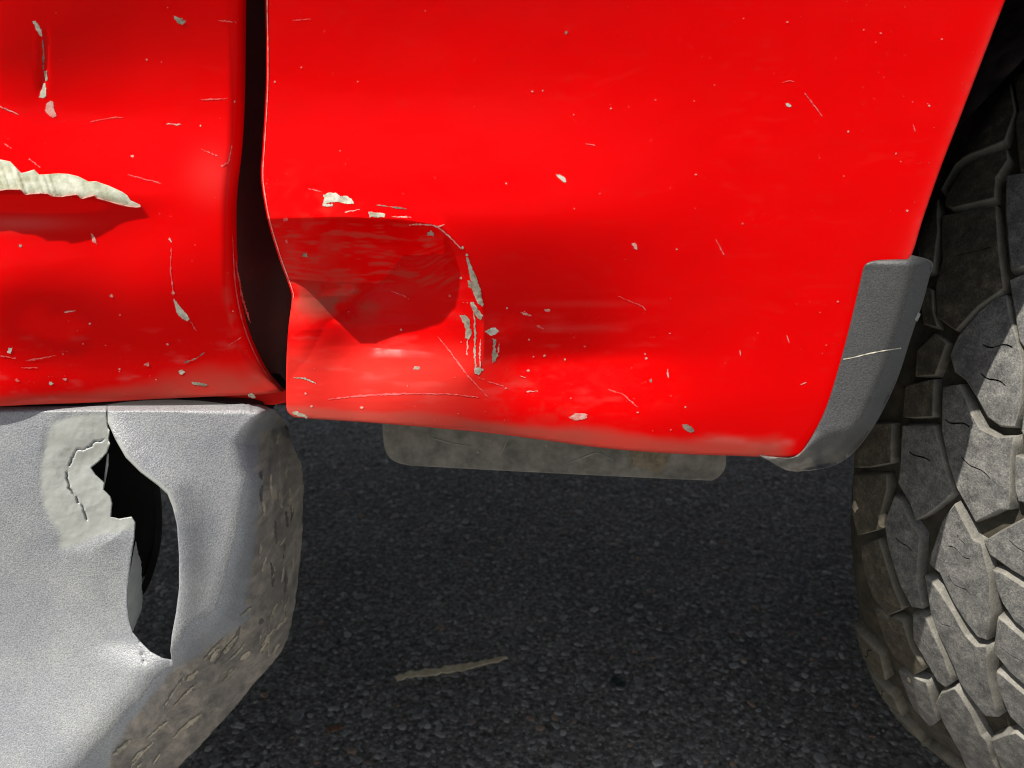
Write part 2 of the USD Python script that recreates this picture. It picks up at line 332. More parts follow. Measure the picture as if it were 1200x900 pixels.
def top_crease(u): return np.interp(u, [300, 330, 400, 470, 505, 520, 548, 570], [258, 257, 255, 258, 263, 268, 300, 340])
def dent(u, v):
    u, v = np.broadcast_arrays(np.asarray(u, float), np.asarray(v, float))
    vt = top_crease(u)
    f1 = np.interp(v - vt, [0, 5, 30, 75, 110, 150, 165, 195, 222, 240], [0, .12, .55, .95, 1.06, 1.03, .94, .74, .60, .54])
    f2 = np.interp(v - vt, [0, 5, 30, 72, 92, 130, 165, 222, 240], [0, .10, .50, .93, .88, .58, .46, .34, .28])
    f = f2 + (f1 - f2) * sstep(u, 352, 448)
    wr = np.interp(v, [255, 300, 340, 380, 430, 480], [48, 74, 125, 185, 210, 220])
    x = np.clip((creaseR(v) - u) / wr, 0, 1)
    r = np.where(v > 400, x ** (0.8 + 0.9 * sstep(v, 400, 465)), x ** 0.8)
    w = (0.0010 * (fbm(u, v, 30, 5, 2) - .5) + 0.0007 * (fbm(u * .3, v, 9, 15, 3) - .5)) * f
    lft = .60 + .40 * sstep(u, 345, 425)
    return 0.046 * f * r * lft + w * r
def F_depth(u, v):
    u, v = np.broadcast_arrays(np.asarray(u, float), np.asarray(v, float))
    y = F0(u, v) + dent(u, v)
    y = y - 0.0016 * np.exp(-(np.abs(v - top_crease(u)) / 7.0) ** 2) * sstep(u, 350, 420) * (1 - sstep(u, 500, 560))
    y = y + 0.0009 * (fbm(u, v, 160, 2, 2) - .5) + 0.0005 * (fbm(u, v, 45, 8, 2) - .5)
    y = y + 0.05 * sstep(-v, 250, 700) ** 2
    return y

left_edge = smooth_path([(312, -560), (312, -100), (312, 0), (313, 60), (312.5, 110), (309, 170), (307, 205), (310, 232), (316, 262), (328, 302), (341, 338), (343, 352), (339, 385), (336.5, 430), (336.5, 470), (338, 482), (345, 488)], 6)
bottom_edge = smooth_path([(345, 488), (370, 490), (450, 495.5), (560, 505), (640, 515), (690, 522), (740, 527), (800, 531), (860, 533), (915, 535), (938, 532)], 5)
right_edge = smooth_path([(938, 532), (962, 495), (985, 452), (1010, 405), (1040, 350), (1066, 302), (1080, 258), (1100, 200), (1125, 135), (1150, 70), (1177, 0), (1206, -72), (1250, -140), (1330, -200), (1460, -240), (1700, -255), (1900, -255)], 6)
fpoly = Polygon(left_edge + bottom_edge[1:] + right_edge[1:] + [(1900, -560)]).buffer(0)
RIM = [(0.7, 0.0006), (1.1, 0.0018), (0.8, 0.0032), (0.0, 0.006), (-1.5, 0.016)]
V, F, uv = sheet(fpoly, F_depth, 4.0, 26.0, extra=[(306, 225, 640, 480), (640, 340, 800, 530)], rim=RIM) if False else sheet(fpoly, F_depth, 3.2, 26.0, extra=[(300, 225, 600, 480, 1.8)], rim=RIM)
def botv(u): return np.interp(u, [345, 450, 560, 690, 800, 938], [488, 495.5, 505, 522, 531, 534])
def film(u, v, k):
    return .012 * sstep(fbm(u * .5, v, 60, 90 + k, 4), .42, .68) + .03 * sstep(fbm(u * .25 + v * .1, v, 5, 93 + k, 3), .62, .75) * sstep(fbm(u, v, 80, 95 + k, 2), .4, .65)
def fender_dirt_reflection(u, v):
    d = botv(u) - v
    edge = 26 + 26 * (fbm(u, v, 70, 3) - .5) - 8 * sstep(u, 560, 380)
    m = (1 - sstep(d, edge * .35, edge)) * (0.55 + 0.45 * fbm(u * 0.35, v, 14, 4)) * (1 - sstep(u, 905, 935))
    n = fbm(u, v, 24, 6, 5)
    m2 = np.exp(-((u - 395) / 62.0) ** 2 - ((v - 352) / 22.0) ** 2 - 0.00016 * (v - 345) * (u - 395)) * sstep(n, .36, .62) * 0.85
    m3 = np.exp(-((u - 360) / 30) ** 2 - ((v - 275) / 50) ** 2) * sstep(n, .42, .7) * .35
    m4 = 0.10 * sstep(v, 400, 455) * (1 - sstep(u, 620, 760)) * sstep(fbm(u, v, 12, 12, 4), .46, .68)
    wu, wv = u + 30 * fbm(u, v, 90, 16, 2), v + 34 * (fbm(u, v, 70, 17, 2) - .5) + 0.0009 * (u - 430) ** 2
    m5 = sstep(fbm(wu * .14, wv, 3.6, 18, 3), .46, .66) * .34 * sstep(v - top_crease(u), 0, 10) * (1 - sstep(v, 325, 350)) * sstep(creaseR(v) - u, 5, 40)  # streaks paint wavy ground reflections below the crease into the colour
    m6 = (.13 + .24 * fbm(u * .5, v, 30, 19, 4)) * sstep(v, 385, 430) * (1 - sstep(u, 500, 620))
    return np.clip(np.maximum.reduce([m * 0.72, m2, m3, m4, m5, m6, film(u, v, 1)]), 0, 1)
def fender_haze_sheen(u, v):
    s = .30 * np.exp(-((v - 517 - 3 * np.sin(u / 23.)) / 4.5) ** 2) * sstep(u, 800, 850) * (1 - sstep(u, 922, 936)) * sstep(fbm(u * .3, v, 7, 23, 3), .25, .6) + .10 * np.exp(-((v - 385 + .0012 * (u - 670) ** 2) / 4.0) ** 2 - ((u - 672) / 50) ** 2) + .07 * np.exp(-((v - 356 - .0011 * (u - 600) ** 1.0) / 3.5) ** 2 - ((u - 680) / 60) ** 2) + sstep(fbm(u * .25, v, 9, 21, 4), .55, .75) * 0.12 * np.exp(-((v - 430) / 60.0) ** 2) * (1 - sstep(u, 720, 820))
    e = 0.35 * np.exp(-np.abs(u - np.interp(v, [0, 300], [1177, 1067])) / 6.0) * sstep(v, -20, 60)  # pinkish highlight along the arch edge, painted into the colour
    return np.clip(s + e * fbm(u, v, 10, 22), 0, 1)
fender = add('front_fender', (V, F), M_RED, T, masks=dict(dirt_reflection=fender_dirt_reflection(uv[:, 0], uv[:, 1]), haze_sheen=fender_haze_sheen(uv[:, 0], uv[:, 1])), label='red front fender with a deep creased dent at its lower front corner')

# bumper cover (left red panel)
bkv = [-620, -100, 0, 60, 110, 140, 170, 205, 226, 231, 244, 252, 280, 300, 330, 350, 385, 410, 440, 458, 475]
bus = [-900, 0, 70, 140, 195, 320]
row0 = [.15, .0, -.2, -.2, -.03, .2, .34, .34, .2, -.8, -.7, .02, .16, .24, .02, -.19, -.26, -.16, .12, .0, -.3]
bt = [row0, row0,
      [.15, .0, -.27, -.27, -.10, .14, .3, .3, .25, -.4, -.75, -.12, .13, .20, -.02, -.20, -.27, -.19, .04, -.04, -.3],
      [.15, .0, -.27, -.24, -.10, .04, .16, .22, .2, .05, -.4, -.25, .0, .03, -.06, -.20, -.29, -.25, -.08, -.12, -.3],
      [.15, .0, -.24, -.18, -.04, .06, .14, .14, .08, .06, .05, .03, -.02, -.08, -.20, -.34, -.42, -.38, -.24, -.18, -.3],
      [.15, .0, -.18, -.14, -.02, .06, .14, .14, .08, .06, .05, .03, -.02, -.08, -.20, -.34, -.42, -.38, -.24, -.18, -.3]]
B0 = profile_surface(bus, bkv, bt, 3)
cover_edge_pts = smooth_path([(288, -560), (288, -100), (287.5, 0), (286, 110), (283, 170), (278, 215), (276, 250), (277, 300), (280, 340), (288, 378), (299, 408), (314, 436), (333, 458)], 6)
Lb = interp_path(cover_edge_pts)
def B_depth(u, v):
    u, v = np.broadcast_arrays(np.asarray(u, float), np.asarray(v, float))
    d = np.clip(Lb(v) - u, 0, 1000); e = np.clip(1 - d / 20.0, 0, 1)
    y = -0.006 + B0(u, v) + 0.014 * (1 - np.sqrt(np.clip(1 - e ** 2, 0, 1)))
    y = y + 0.0025 * np.exp(-((u - 49) / 5.0) ** 2) * sstep(v, 20, 50) * (1 - sstep(v, 85, 120))      # pressed crease
    y = y + 0.0010 * (fbm(u * .5, v, 60, 31, 3) - .5) + 0.35 * sstep(-u, 380, 1100) ** 2
    return y + 0.05 * sstep(-v, 250, 700) ** 2
cover_bottom = smooth_path([(333, 458), (300, 461.5), (240, 464), (170, 467.5), (100, 471), (40, 473), (0, 475), (-100, 478), (-900, 484)], 5)
cpoly = Polygon([(-900, -560)] + cover_edge_pts + cover_bottom[1:]).buffer(0)
V, F, uv = sheet(cpoly, B_depth, 3.0, 26.0, rim=RIM)
def cover_dirt(u, v):
    d = np.interp(u, [-400, 0, 240, 333], [484, 475, 464, 458]) - v
    e = np.interp(u, [0, 100, 200, 300], [14, 18, 38, 50]) * (0.6 + .8 * fbm(u, v, 40, 41))
    m = (1 - sstep(d, e * .2, e)) * (0.3 + .7 * fbm(u * .4, v, 12, 42)) * .75
    r = Lb(v) - u
    m2 = .3 * np.exp(-((r - 15) / 5.0) ** 2) * sstep(v, 290, 380) * sstep(fbm(u, v, 10, 43), .4, .7)
    return np.clip(np.maximum.reduce([m, m2, film(u, v, 2)]), 0, 1)
def cover_haze_sheen(u, v):
    a = .0 * sstep(fbm(u * .3, v, 14, 45, 4), .3, .6) * np.exp(-((u + 5) / 55.0) ** 2 - ((v - 373) / 18.0) ** 2)
    b = .25 * np.exp(-((u - 20) / 60.0) ** 2 - ((v - 262) / 8.0) ** 2) + .10 * np.exp(-((u - 248) / 26.0) ** 2 - ((v - 205) / 30.0) ** 2)  # second term paints a pinkish highlight near the right edge
    c = .2 * sstep(fbm(u * .3, v, 9, 44, 4), .55, .75) * sstep(v, 370, 430)
    return np.clip(a + b + c, 0, 1)
cover = add('bumper_cover', (V, F), M_RED, T, masks=dict(dirt_reflection=cover_dirt(uv[:, 0], uv[:, 1]), haze_sheen=cover_haze_sheen(uv[:, 0], uv[:, 1])), label='red front bumper cover with a torn white gouge')
# lower lip of the cover behind its bottom edge
lip = Polygon([(60, 474), (150, 468), (240, 462), (325, 456), (338, 458), (340, 470), (320, 474), (240, 474.5), (130, 476)])
V, F, uv = sheet(lip, lambda u, v: B_depth(np.minimum(u, 300), 455) + 0.012 + 0.0002 * (v - 460), 3, 20, rim=[(.6, .001), (0, .004)])
add('lower_lip', (V, F), M_RED, cover, masks=dict(dirt_reflection=.35 * fbm(uv[:, 0], uv[:, 1], 14, 51), haze_sheen=0 * uv[:, 0]))

# gouge in the cover: cracked filler in slanted facets
gt = [(-190, 200), (-120, 178), (-60, 176), (0, 187), (12, 189.5), (25, 203), (30, 202), (40, 199), (46, 205), (68, 203.5), (80, 204), (92, 207), (104, 213), (112, 212.5), (128, 218), (143, 225), (149, 229), (153, 235), (164, 240)]
gb = [(165, 242.5), (158, 243), (145, 241), (113, 232), (111, 229), (96, 233), (90, 228), (72, 230.5), (62, 230), (56, 227), (48, 226.5), (30, 228), (24, 222), (8, 222), (0, 223.5), (-60, 226), (-120, 214)]
gp = Polygon(gt + gb).buffer(0)
facets = np.array([-260, -120, -90, -60, -35, -10, 3, 10, 20, 27, 37, 48, 56, 63, 84, 104, 116, 130, 142, 152, 165.])
def g_depth(u, v):
    uu = u + (v - 215) * -0.35
    k = np.clip(np.searchsorted(facets, uu) - 1, 0, len(facets) - 2); t = (uu - facets[k]) / (facets[k + 1] - facets[k])
    amp = np.random.default_rng(3).uniform(.3, 1.0, len(facets))[k] * np.where(uu < 66, 1.0, .35)
    return B_depth(u, v) - 0.0006 - 0.0010 * amp * np.sin(math.pi * t) ** .8 - 0.0004 * fbm(u, v, 5, 61)
V, F, uv = sheet(gp, g_depth, 1.6, 12, rim=[(.3, .0012), (.3, .006)])
add('gouge', (V, F), M_FILLER, cover, smooth=35, label='white cracked filler showing in a torn gouge')
rimline = [p for p in gb[:-2]]
for k, (a, b) in enumerate(zip(rimline[:-1], rimline[1:])):
    V, F, uv = sheet(line_poly([a, b], 1.3, False, k), lambda u, v: B_depth(u, v) - 0.0022, 2, 8, rim=[(.2, .004)])
    add('torn_edge', (V, F), M_PALE, cover)

chip_count = [0]
def chip(parent, depth, poly, m, name='paint_chip', lift=0.00025):
    for g in getattr(poly, 'geoms', [poly]):
        if g.is_empty or g.area < 1: continue
        if name in ('paint_chip', 'scrape_mark') and g.area > 12:
            q = resample(list(g.exterior.coords)[:-1], lambda p: 1.6); r_ = np.random.default_rng(int(g.area * 97)); g = Polygon(q + (r_.random(q.shape) - .5) * 1.5).buffer(0)
            if g.geom_type != 'Polygon': g = max(g.geoms, key=lambda x: x.area)
        V, F, uv = sheet(g, lambda u, v: depth(u, v) - lift, 2.5, 20)
        add(name, (V, F), m, parent)

PG = Polygon
cover_chips = [
    (PG([(38, 25), (41, 24), (45, 29), (49, 36), (49, 43), (46, 42), (43, 36)]), M_PRIMER),
    (PG([(51.5, 84), (55, 83), (56, 94), (53, 95)]), M_GREYCHIP), (PG([(51, 97), (53, 97), (54.5, 113), (50, 115), (46, 114)]), M_PRIMER),
    (PG([(54, 121), (59, 118), (62, 119), (64, 130), (66, 136), (62, 138), (57, 135), (53, 131)]), M_PALE),
    (PG([(203, 18), (207, 20), (212, 21), (218, 25), (214, 29), (209, 28), (205, 23)]), M_GREYCHIP),
    (PG([(203, 350), (206, 352), (211, 360), (218, 367), (222, 374), (219, 376.5), (213, 373), (207, 366)]), M_PRIMER),
    (line_poly([(198, 278), (201, 284)], 3, True, 1), M_PALE), (line_poly([(201, 290), (199.5, 312), (201, 328), (203, 346)], 1.6, True, 2), M_PINK),
    (blob(203, 343, 3, 3), M_PALE), (line_poly([(223, 376), (230, 388)], 1.5, True, 4), M_PINK),
    (PG([(105.5, 273), (109, 274), (111.5, 279), (113.5, 287), (109, 284)]), M_PALE), (PG([(8, 413), (11, 407), (14, 408), (12, 415)]), M_PRIMER),
    (blob(59.5, 449.5, 3.6, 5), M_PRIMER), (blob(76, 444.5, 2.6, 6, 1.5), M_PALE), (blob(20, 446, 3.0, 7, 1.5, .5), M_PINK), (blob(172, 427, 3.3, 8, 1.2, -.5), M_PALE),
    (blob(213, 436, 4.0, 9, 1.4), M_PRIMER), (blob(196, 403.5, 2.3, 10), M_PALE), (blob(130.5, 347, 2.8, 11, 1.3, .3), M_PALE), (blob(105, 379.5, 2.0, 12), M_PALE), (blob(140, 432.5, 2.0, 13), M_PALE),
    (PG([(222, 448), (233, 448), (243, 451), (240, 452.5), (228, 451)]), M_GREYCHIP), (blob(295, 464, 5, 14, 1.3), M_GREYCHIP), (line_poly([(75, 366), (88, 364)], 2.0, True, 15), M_PALE),
    (blob(155, 183, 2.6, 16), M_PALE), (blob(172, 70, 1.8, 17), M_PALE), (blob(97, 403, 2.2, 18, .6, .7), M_PINK), (blob(24, 288, 3, 19), M_BROWNSPOT), (blob(235, 147.5, 1.8, 20), M_PALE), (blob(275, 119, 2.2, 21, .6), M_PALE),
    (line_poly([(0, 125), (10, 129), (22, 134.5)], 1.6, True, 22), M_PALE), (line_poly([(4, 168), (14, 174)], 1.8, True, 23), M_PINK), (line_poly([(34, 186), (47, 196)], 1.3, True, 24), M_PINK),
    (line_poly([(100, 144), (130, 138), (160, 137)], 1.2, True, 25), M_PINK), (line_poly([(225, 117), (260, 116), (272, 114)], 1.2, True, 26), M_PINK), (line_poly([(195, 145), (213, 146)], 1.8, True, 27), M_PALE),
    (line_poly([(256, 24), (277, 26)], 2.5, True, 28), M_PINK), (line_poly([(30, 423), (48, 420), (66, 416)], 1.8, True, 29), M_PINK), (line_poly([(0, 417), (18, 420)], 1.5, True, 30), M_PINK), (line_poly([(25, 431), (45, 431)], 1.6, True, 31), M_PINK),
    (line_poly([(205, 429), (230, 420), (240, 413)], 1.6, True, 32), M_BROWNSPOT), (line_poly([(276, 305), (284, 350), (294, 380)], 2.6, True, 33), M_PINK), (line_poly([(230, 172), (262, 186)], 1.2, True, 34), M_PINK), (line_poly([(268, 405), (283, 395)], 1.6, True, 35), M_PINK),
    (line_poly([(49.5, 46), (51, 62), (50.5, 82)], 2.4, True, 36), M_BROWNSPOT), (line_poly([(250, 200), (268, 190), (272, 170)], 1.5, True, 37), M_PINK), (line_poly([(150, 205), (190, 215)], 1.2, True, 38), M_PINK),
]
for p, m in cover_chips: chip(cover, B_depth, p, m)
fender_chips = [
    (PG([(379, 228), (386, 226), (394, 226), (399, 230), (404, 229), (411, 232), (416, 239), (404, 238.5), (396, 236.5), (383, 237.5), (382, 239), (391, 239), (389, 241.5), (378.5, 242), (378, 239), (380, 234)]), M_PRIMER),
    (PG([(431.5, 248), (447, 249), (451, 251), (451, 254.5), (433, 254.5)]), M_GREYCHIP),
    (line_poly([(399, 249.5), (412, 247), (422, 245.5)], 1.8, True, 40), M_PALE), (line_poly([(440, 240), (470, 244), (520, 249)], 1.6, True, 41), M_BROWNSPOT), (line_poly([(459, 254), (478, 254), (492, 257)], 1.6, True, 42), M_PALE),
    (line_poly([(472, 264), (490, 263), (506, 263.5), (513, 266), (526, 277), (538, 289), (546, 299)], 2.2, True, 43), M_PALE), (line_poly([(513, 266), (521, 263)], 1.8, True, 44), M_PALE), (blob(542, 290, 3, 45, .7), M_GREYCHIP), (blob(547, 299, 2.6, 46), M_GREYCHIP),
    (PG([(546, 301), (548, 302), (552, 311), (558, 324), (563, 340), (567, 358), (564, 359), (559, 354), (556, 346), (553, 338), (549, 336), (548, 329), (552, 330), (549, 316)]), M_GREYCHIP),
    (PG([(551, 354), (555, 354), (560, 362), (566, 370), (563, 375), (557, 370), (553, 363)]), M_GREYCHIP), (PG([(538, 370), (545, 369), (550, 375), (551, 384), (553, 392), (549, 398), (545, 396), (546, 388), (543, 378)]), M_GREYCHIP),
    (line_poly([(555, 366), (557, 390), (556, 415), (558, 434)], 3.0, True, 47), M_GREYCHIP), (line_poly([(563, 398), (562, 418), (563, 432)], 2.4, True, 48), M_PALE), (line_poly([(548, 398), (547, 416)], 2.6, True, 49), M_PALE), (PG([(556, 431), (562, 430), (567, 433), (561, 439), (556, 437)]), M_GREYCHIP),
    (PG([(568, 388), (575, 385), (580, 384), (585, 388), (580, 392), (576, 394)]), M_PRIMER), (PG([(577, 396), (582, 398), (580, 407), (583, 415), (581, 424), (577, 425), (576, 416), (578, 408)]), M_GREYCHIP), (line_poly([(585, 402), (583, 418)], 1.6, True, 50), M_PALE),
    (PG([(650.5, 203.5), (655, 204), (661, 207), (664.5, 213), (660, 213), (655, 209)]), M_PRIMER), (PG([(740, 284.5), (744, 284), (746, 287), (747, 293), (743, 291)]), M_PALE), (PG([(920, 121), (925, 121), (928, 124), (925, 126), (921, 124)]), M_PRIMER), (blob(663.5, 38, 2.8, 51), M_GREYCHIP),
    (PG([(666, 489), (671, 486.5), (676, 483.5), (682, 485), (688, 485), (688, 490), (680, 492), (674, 493)]), M_PALE), (PG([(799, 498), (804, 497), (811, 500), (814, 505), (809, 507.5), (802, 503)]), M_BROWNSPOT), (blob(803, 477, 2, 52), M_PALE),
    (blob(357, 299, 5, 53), M_BROWNSPOT), (blob(504, 274, 5.5, 54, 1.3), M_BROWNSPOT), (blob(335, 257.5, 3, 55, 1.4), M_PINK), (blob(336, 283, 3, 56, .7), M_PINK), (blob(540, 326, 2.3, 57), M_PALE), (blob(527, 346.5, 3, 58), M_PINK), (blob(470, 386.5, 2, 59), M_PALE),
    (blob(489, 431, 4.5, 60, 1.4), M_BROWNSPOT), (line_poly([(345, 443), (356, 443), (370, 449)], 3, True, 61), M_GREYCHIP), (blob(424, 477.5, 3, 62, 1.3), M_PALE), (blob(365, 476, 2.2, 63), M_PALE), (blob(358, 461, 2.3, 64), M_PALE), (line_poly([(343, 483), (360, 489)], 5, True, 65), M_GREYCHIP),
    (line_poly([(372, 470), (400, 466), (440, 462.5), (490, 461), (530, 462), (565, 466)], 2.6, True, 66), M_PINK), (line_poly([(512, 393), (528, 413), (548, 440), (580, 474)], 1.8, True, 67), M_PINK), (line_poly([(440, 335), (470, 345), (500, 362)], 1.0, True, 68), M_PINK),
    (blob(641, 363.5, 3.2, 69, 1.6, .3), M_PALE), (line_poly([(610, 366), (622, 370)], 3, True, 70), M_PALE), (line_poly([(629, 381), (637, 386)], 2.4, True, 71), M_PINK), (blob(620, 398, 2, 72), M_PALE), (blob(594, 361, 2, 73), M_PALE), (blob(685, 406, 2.2, 74, 1.3), M_PINK), (blob(638, 417, 2.3, 75), M_PALE), (blob(662, 421, 2, 76), M_PALE),
    (blob(757, 420, 2.2, 77), M_PALE), (blob(756, 415, 1.8, 78), M_PALE), (line_poly([(782, 433), (783, 443)], 2, True, 79), M_PALE), (blob(763, 446, 3.8, 80, .6), M_BROWNSPOT), (line_poly([(598, 435), (616, 443)], 1.6, True, 81), M_PALE), (line_poly([(617, 459), (631, 458)], 2.0, True, 82), M_PALE), (blob(619, 434, 2.2, 83, 1.4), M_PALE),
    (line_poly([(560, 442), (575, 448), (593, 453)], 1.5, True, 84), M_PINK), (line_poly([(917, 97), (925, 94), (931, 96)], 1.1, True, 85), M_PINK), (line_poly([(940, 106), (953, 122), (965, 138), (969, 118)], 1.3, True, 86), M_PINK), (line_poly([(672, 168), (690, 169), (708, 171)], 1.2, True, 87), M_PINK),
    (line_poly([(838, 279), (844, 290), (850, 302)], 1.3, True, 88), M_PINK), (line_poly([(922, 393), (925, 402)], 1.4, True, 89), M_PALE), (line_poly([(938, 451), (945, 448)], 1.5, True, 90), M_PALE), (line_poly([(867, 410), (868, 417)], 1.3, True, 91), M_PALE), (blob(636, 106, 2.0, 92, .7), M_PALE), (blob(768, 117, 1.8, 93), M_PINK), (blob(994, 154, 1.8, 94), M_PALE), (blob(1089, 124, 1.8, 95), M_PALE),
    (blob(1063, 247, 2.2, 96), M_PALE), (line_poly([(1070, 145), (1076, 165)], 1.4, True, 97), M_PINK), (blob(1050, 180, 2.0, 98, .7), M_PALE), (blob(322, 96, 2.2, 99, .6), M_PALE), (line_poly([(320, 21), (345, 24), (365, 22)], 1.0, True, 100), M_PINK), (line_poly([(345, 210), (358, 220), (378, 225)], 1.3, True, 101), M_PINK), (blob(703, 227, 1.6, 102), M_PINK), (blob(870, 262, 2.2, 103), M_PINK), (blob(593, 215, 1.6, 104), M_PALE), (blob(793, 292, 1.8, 105), M_PALE), (line_poly([(720, 345), (755, 360), (764, 382)], 1.3, True, 106), M_PINK), (line_poly([(700, 452), (730, 462), (750, 480)], 1.6, True, 107), M_PINK),
]
for p, m in fender_chips: chip(fender, F_depth, p, m)
chip(fender, F_depth, line_poly([p for p in [(q[0] + 1.0, q[1]) for q in left_edge] if -90 < p[1] < 352], 1.2, False, 7), M_PALE, 'worn_edge_highlight')  # pale strip paints the lit edge highlight, along with wear
chip(cover, B_depth, line_poly([(q[0] - 3.5, q[1]) for q in cover_edge_pts if 270 < q[1] < 450], 2.0, True, 8), M_PINK, 'worn_edge_highlight')
# specks too small to pick apart: one part per panel
def specks(parent, depth, poly, n, seed, dens):
    g = np.random.default_rng(seed); VV, FF, k = [], [], 0; x0, y0, x1, y1 = poly.bounds
    while k < n:
        u, v = g.uniform(max(x0, -40), min(x1, 1240)), g.uniform(max(y0, -40), min(y1, 900))
        if not poly.contains(Point(u, v)) or g.random() > dens(u, v): continue
        r = 0.35 + 0.7 * g.random() ** 3; a = g.uniform(0, 6.28, 1) + np.arange(6) / 6 * 6.28; el = g.uniform(.4, 1.8)
        uu, vv = u + np.cos(a) * r * el * (0.7 + .6 * g.random(6)), v + np.sin(a) * r * (0.7 + .6 * g.random(6))
        y = depth(np.r_[u, uu], np.r_[v, vv]) - 0.0004
        VV.append(P(np.r_[u, uu], np.r_[v, vv], y)); b = 7 * k
        FF += [[b, b + 1 + i, b + 1 + (i + 1) % 6] for i in range(6)]; k += 1
    p = add('paint_specks', (np.vstack(VV), np.array(FF)), M_SPECK, parent, smooth=True)
    tag(stage.GetPrimAtPath(p), kind='stuff')
specks(fender, F_depth, fpoly.buffer(-3), 130, 1, lambda u, v: .22 + .6 * math.exp(-((u - 610) / 130) ** 2 - ((v - 420) / 80) ** 2) + .5 * math.exp(-((v - 490) / 40) ** 2) * (u < 800) + .3 * math.exp(-((u - 1040) / 60) ** 2))
specks(cover, B_depth, cpoly.buffer(-4), 45, 2, lambda u, v: .3 + .6 * (v > 330) + .3 * (u > 240))

# ------------------------------------------------------------------ lower grey bumper corner
out_pts = smooth_path([(285, 474), (305, 475.5), (322, 482), (334, 497), (341, 517), (347, 534), (352, 544), (354.5, 565), (354, 600), (352, 640), (347, 690), (340, 732), (328, 764), (306, 790), (270, 833), (238, 868), (205, 903), (150, 965), (90, 1040), (40, 1100)], 6)
out_pts = [out_pts[0]] + [tuple(np.array(p) + (rng.random(2) - .5) * 1.3) for p in out_pts[1:]]
out_line = LineString([p for p in out_pts if p[1] > 500 or p[0] > 335])
top_line = LineString([(-900, 486), (-100, 480), (0, 477.5), (60, 477), (125, 476.5), (200, 476), (265, 475)] + [p for p in out_pts if p[1] <= 500])
def G_edge_d(u, v):
    return shapely.distance(shapely.points(np.ravel(u), np.ravel(v)), out_line).reshape(np.shape(u))
gus = [-900, 60, 200, 300, 420]
gkv = [-620, 470, 485, 530, 600, 660, 720, 780, 840, 900, 1000, 1100]
G0 = profile_surface(gus, gkv, [[0, .2, .22, .18, .08, .08, .20, .30, .38, .40, .22, .0], [0, .2, .22, .18, .08, .08, .20, .34, .46, .46, .2, .0],
                                [0, .2, .24, .22, .17, .16, .24, .34, .40, .36, .2, .0], [0, .15, .22, .2, .16, .16, .3, .4, .4, .3, .2, .0], [0, .15, .22, .2, .16, .16, .3, .4, .4, .3, .2, .0]], 16)
tearL = [(125, 470), (124.5, 488), (126, 500), (128, 505), (127, 514), (128.5, 520), (125, 530), (116, 540), (106, 548), (112, 557), (122, 566), (121, 574), (129, 582), (131, 590), (130, 598), (129.5, 606), (140, 608.5), (154, 606), (158, 612), (157, 630), (153, 655), (149, 690), (149, 712), (151, 728), (155, 741), (164, 752), (176, 764), (190, 771.5), (202, 774)]
tearR = [(202, 774), (200.5, 762), (202, 745), (207, 718), (210.5, 690), (210.5, 650), (208, 615), (203, 594), (197, 579), (185, 568), (165, 553), (148, 536), (136, 515), (127, 495), (126.5, 470)]
TEAR = Polygon(tearL + tearR[1:-1] + [(127.5, 490), (126.8, 470)]).buffer(0)
gpoly = Polygon([(-900, 486), (-100, 480), (0, 477.5), (60, 477), (125, 476.5), (200, 476), (265, 475)] + out_pts + [(-900, 1100)]).buffer(0)
gpoly = gpoly.difference(Polygon(tearL + tearR[1:]).buffer(0.2))
if gpoly.geom_type != 'Polygon': gpoly = max(gpoly.geoms, key=lambda g: g.area)
bare_poly = Polygon(smooth_path([(129, 490), (105, 489), (82, 492), (64, 501), (57, 520), (52, 548), (52, 575), (58, 600), (70, 618), (76, 626), (72, 638), (90, 634), (108, 626), (130, 621), (158, 615), (160, 607), (140, 610), (131, 604), (131, 585), (120, 565), (104, 548), (127, 525)], 4)).buffer(0)
crackpts = [LineString(ragged(smooth_path([(125, 512), (110, 519), (99, 526), (90, 526), (84, 542), (79, 552), (80, 568), (88, 582), (96, 592), (101, 608), (104, 612)], 4), 1.6, 3.0, 9)), LineString([(164, 752), (166, 762), (169, 776)])]
G_OFF = 0.0
PCH = PchipInterpolator([0, .10, .22, .42, .6, 1.0], [0, .006, .034, .17, .36, 1.0])
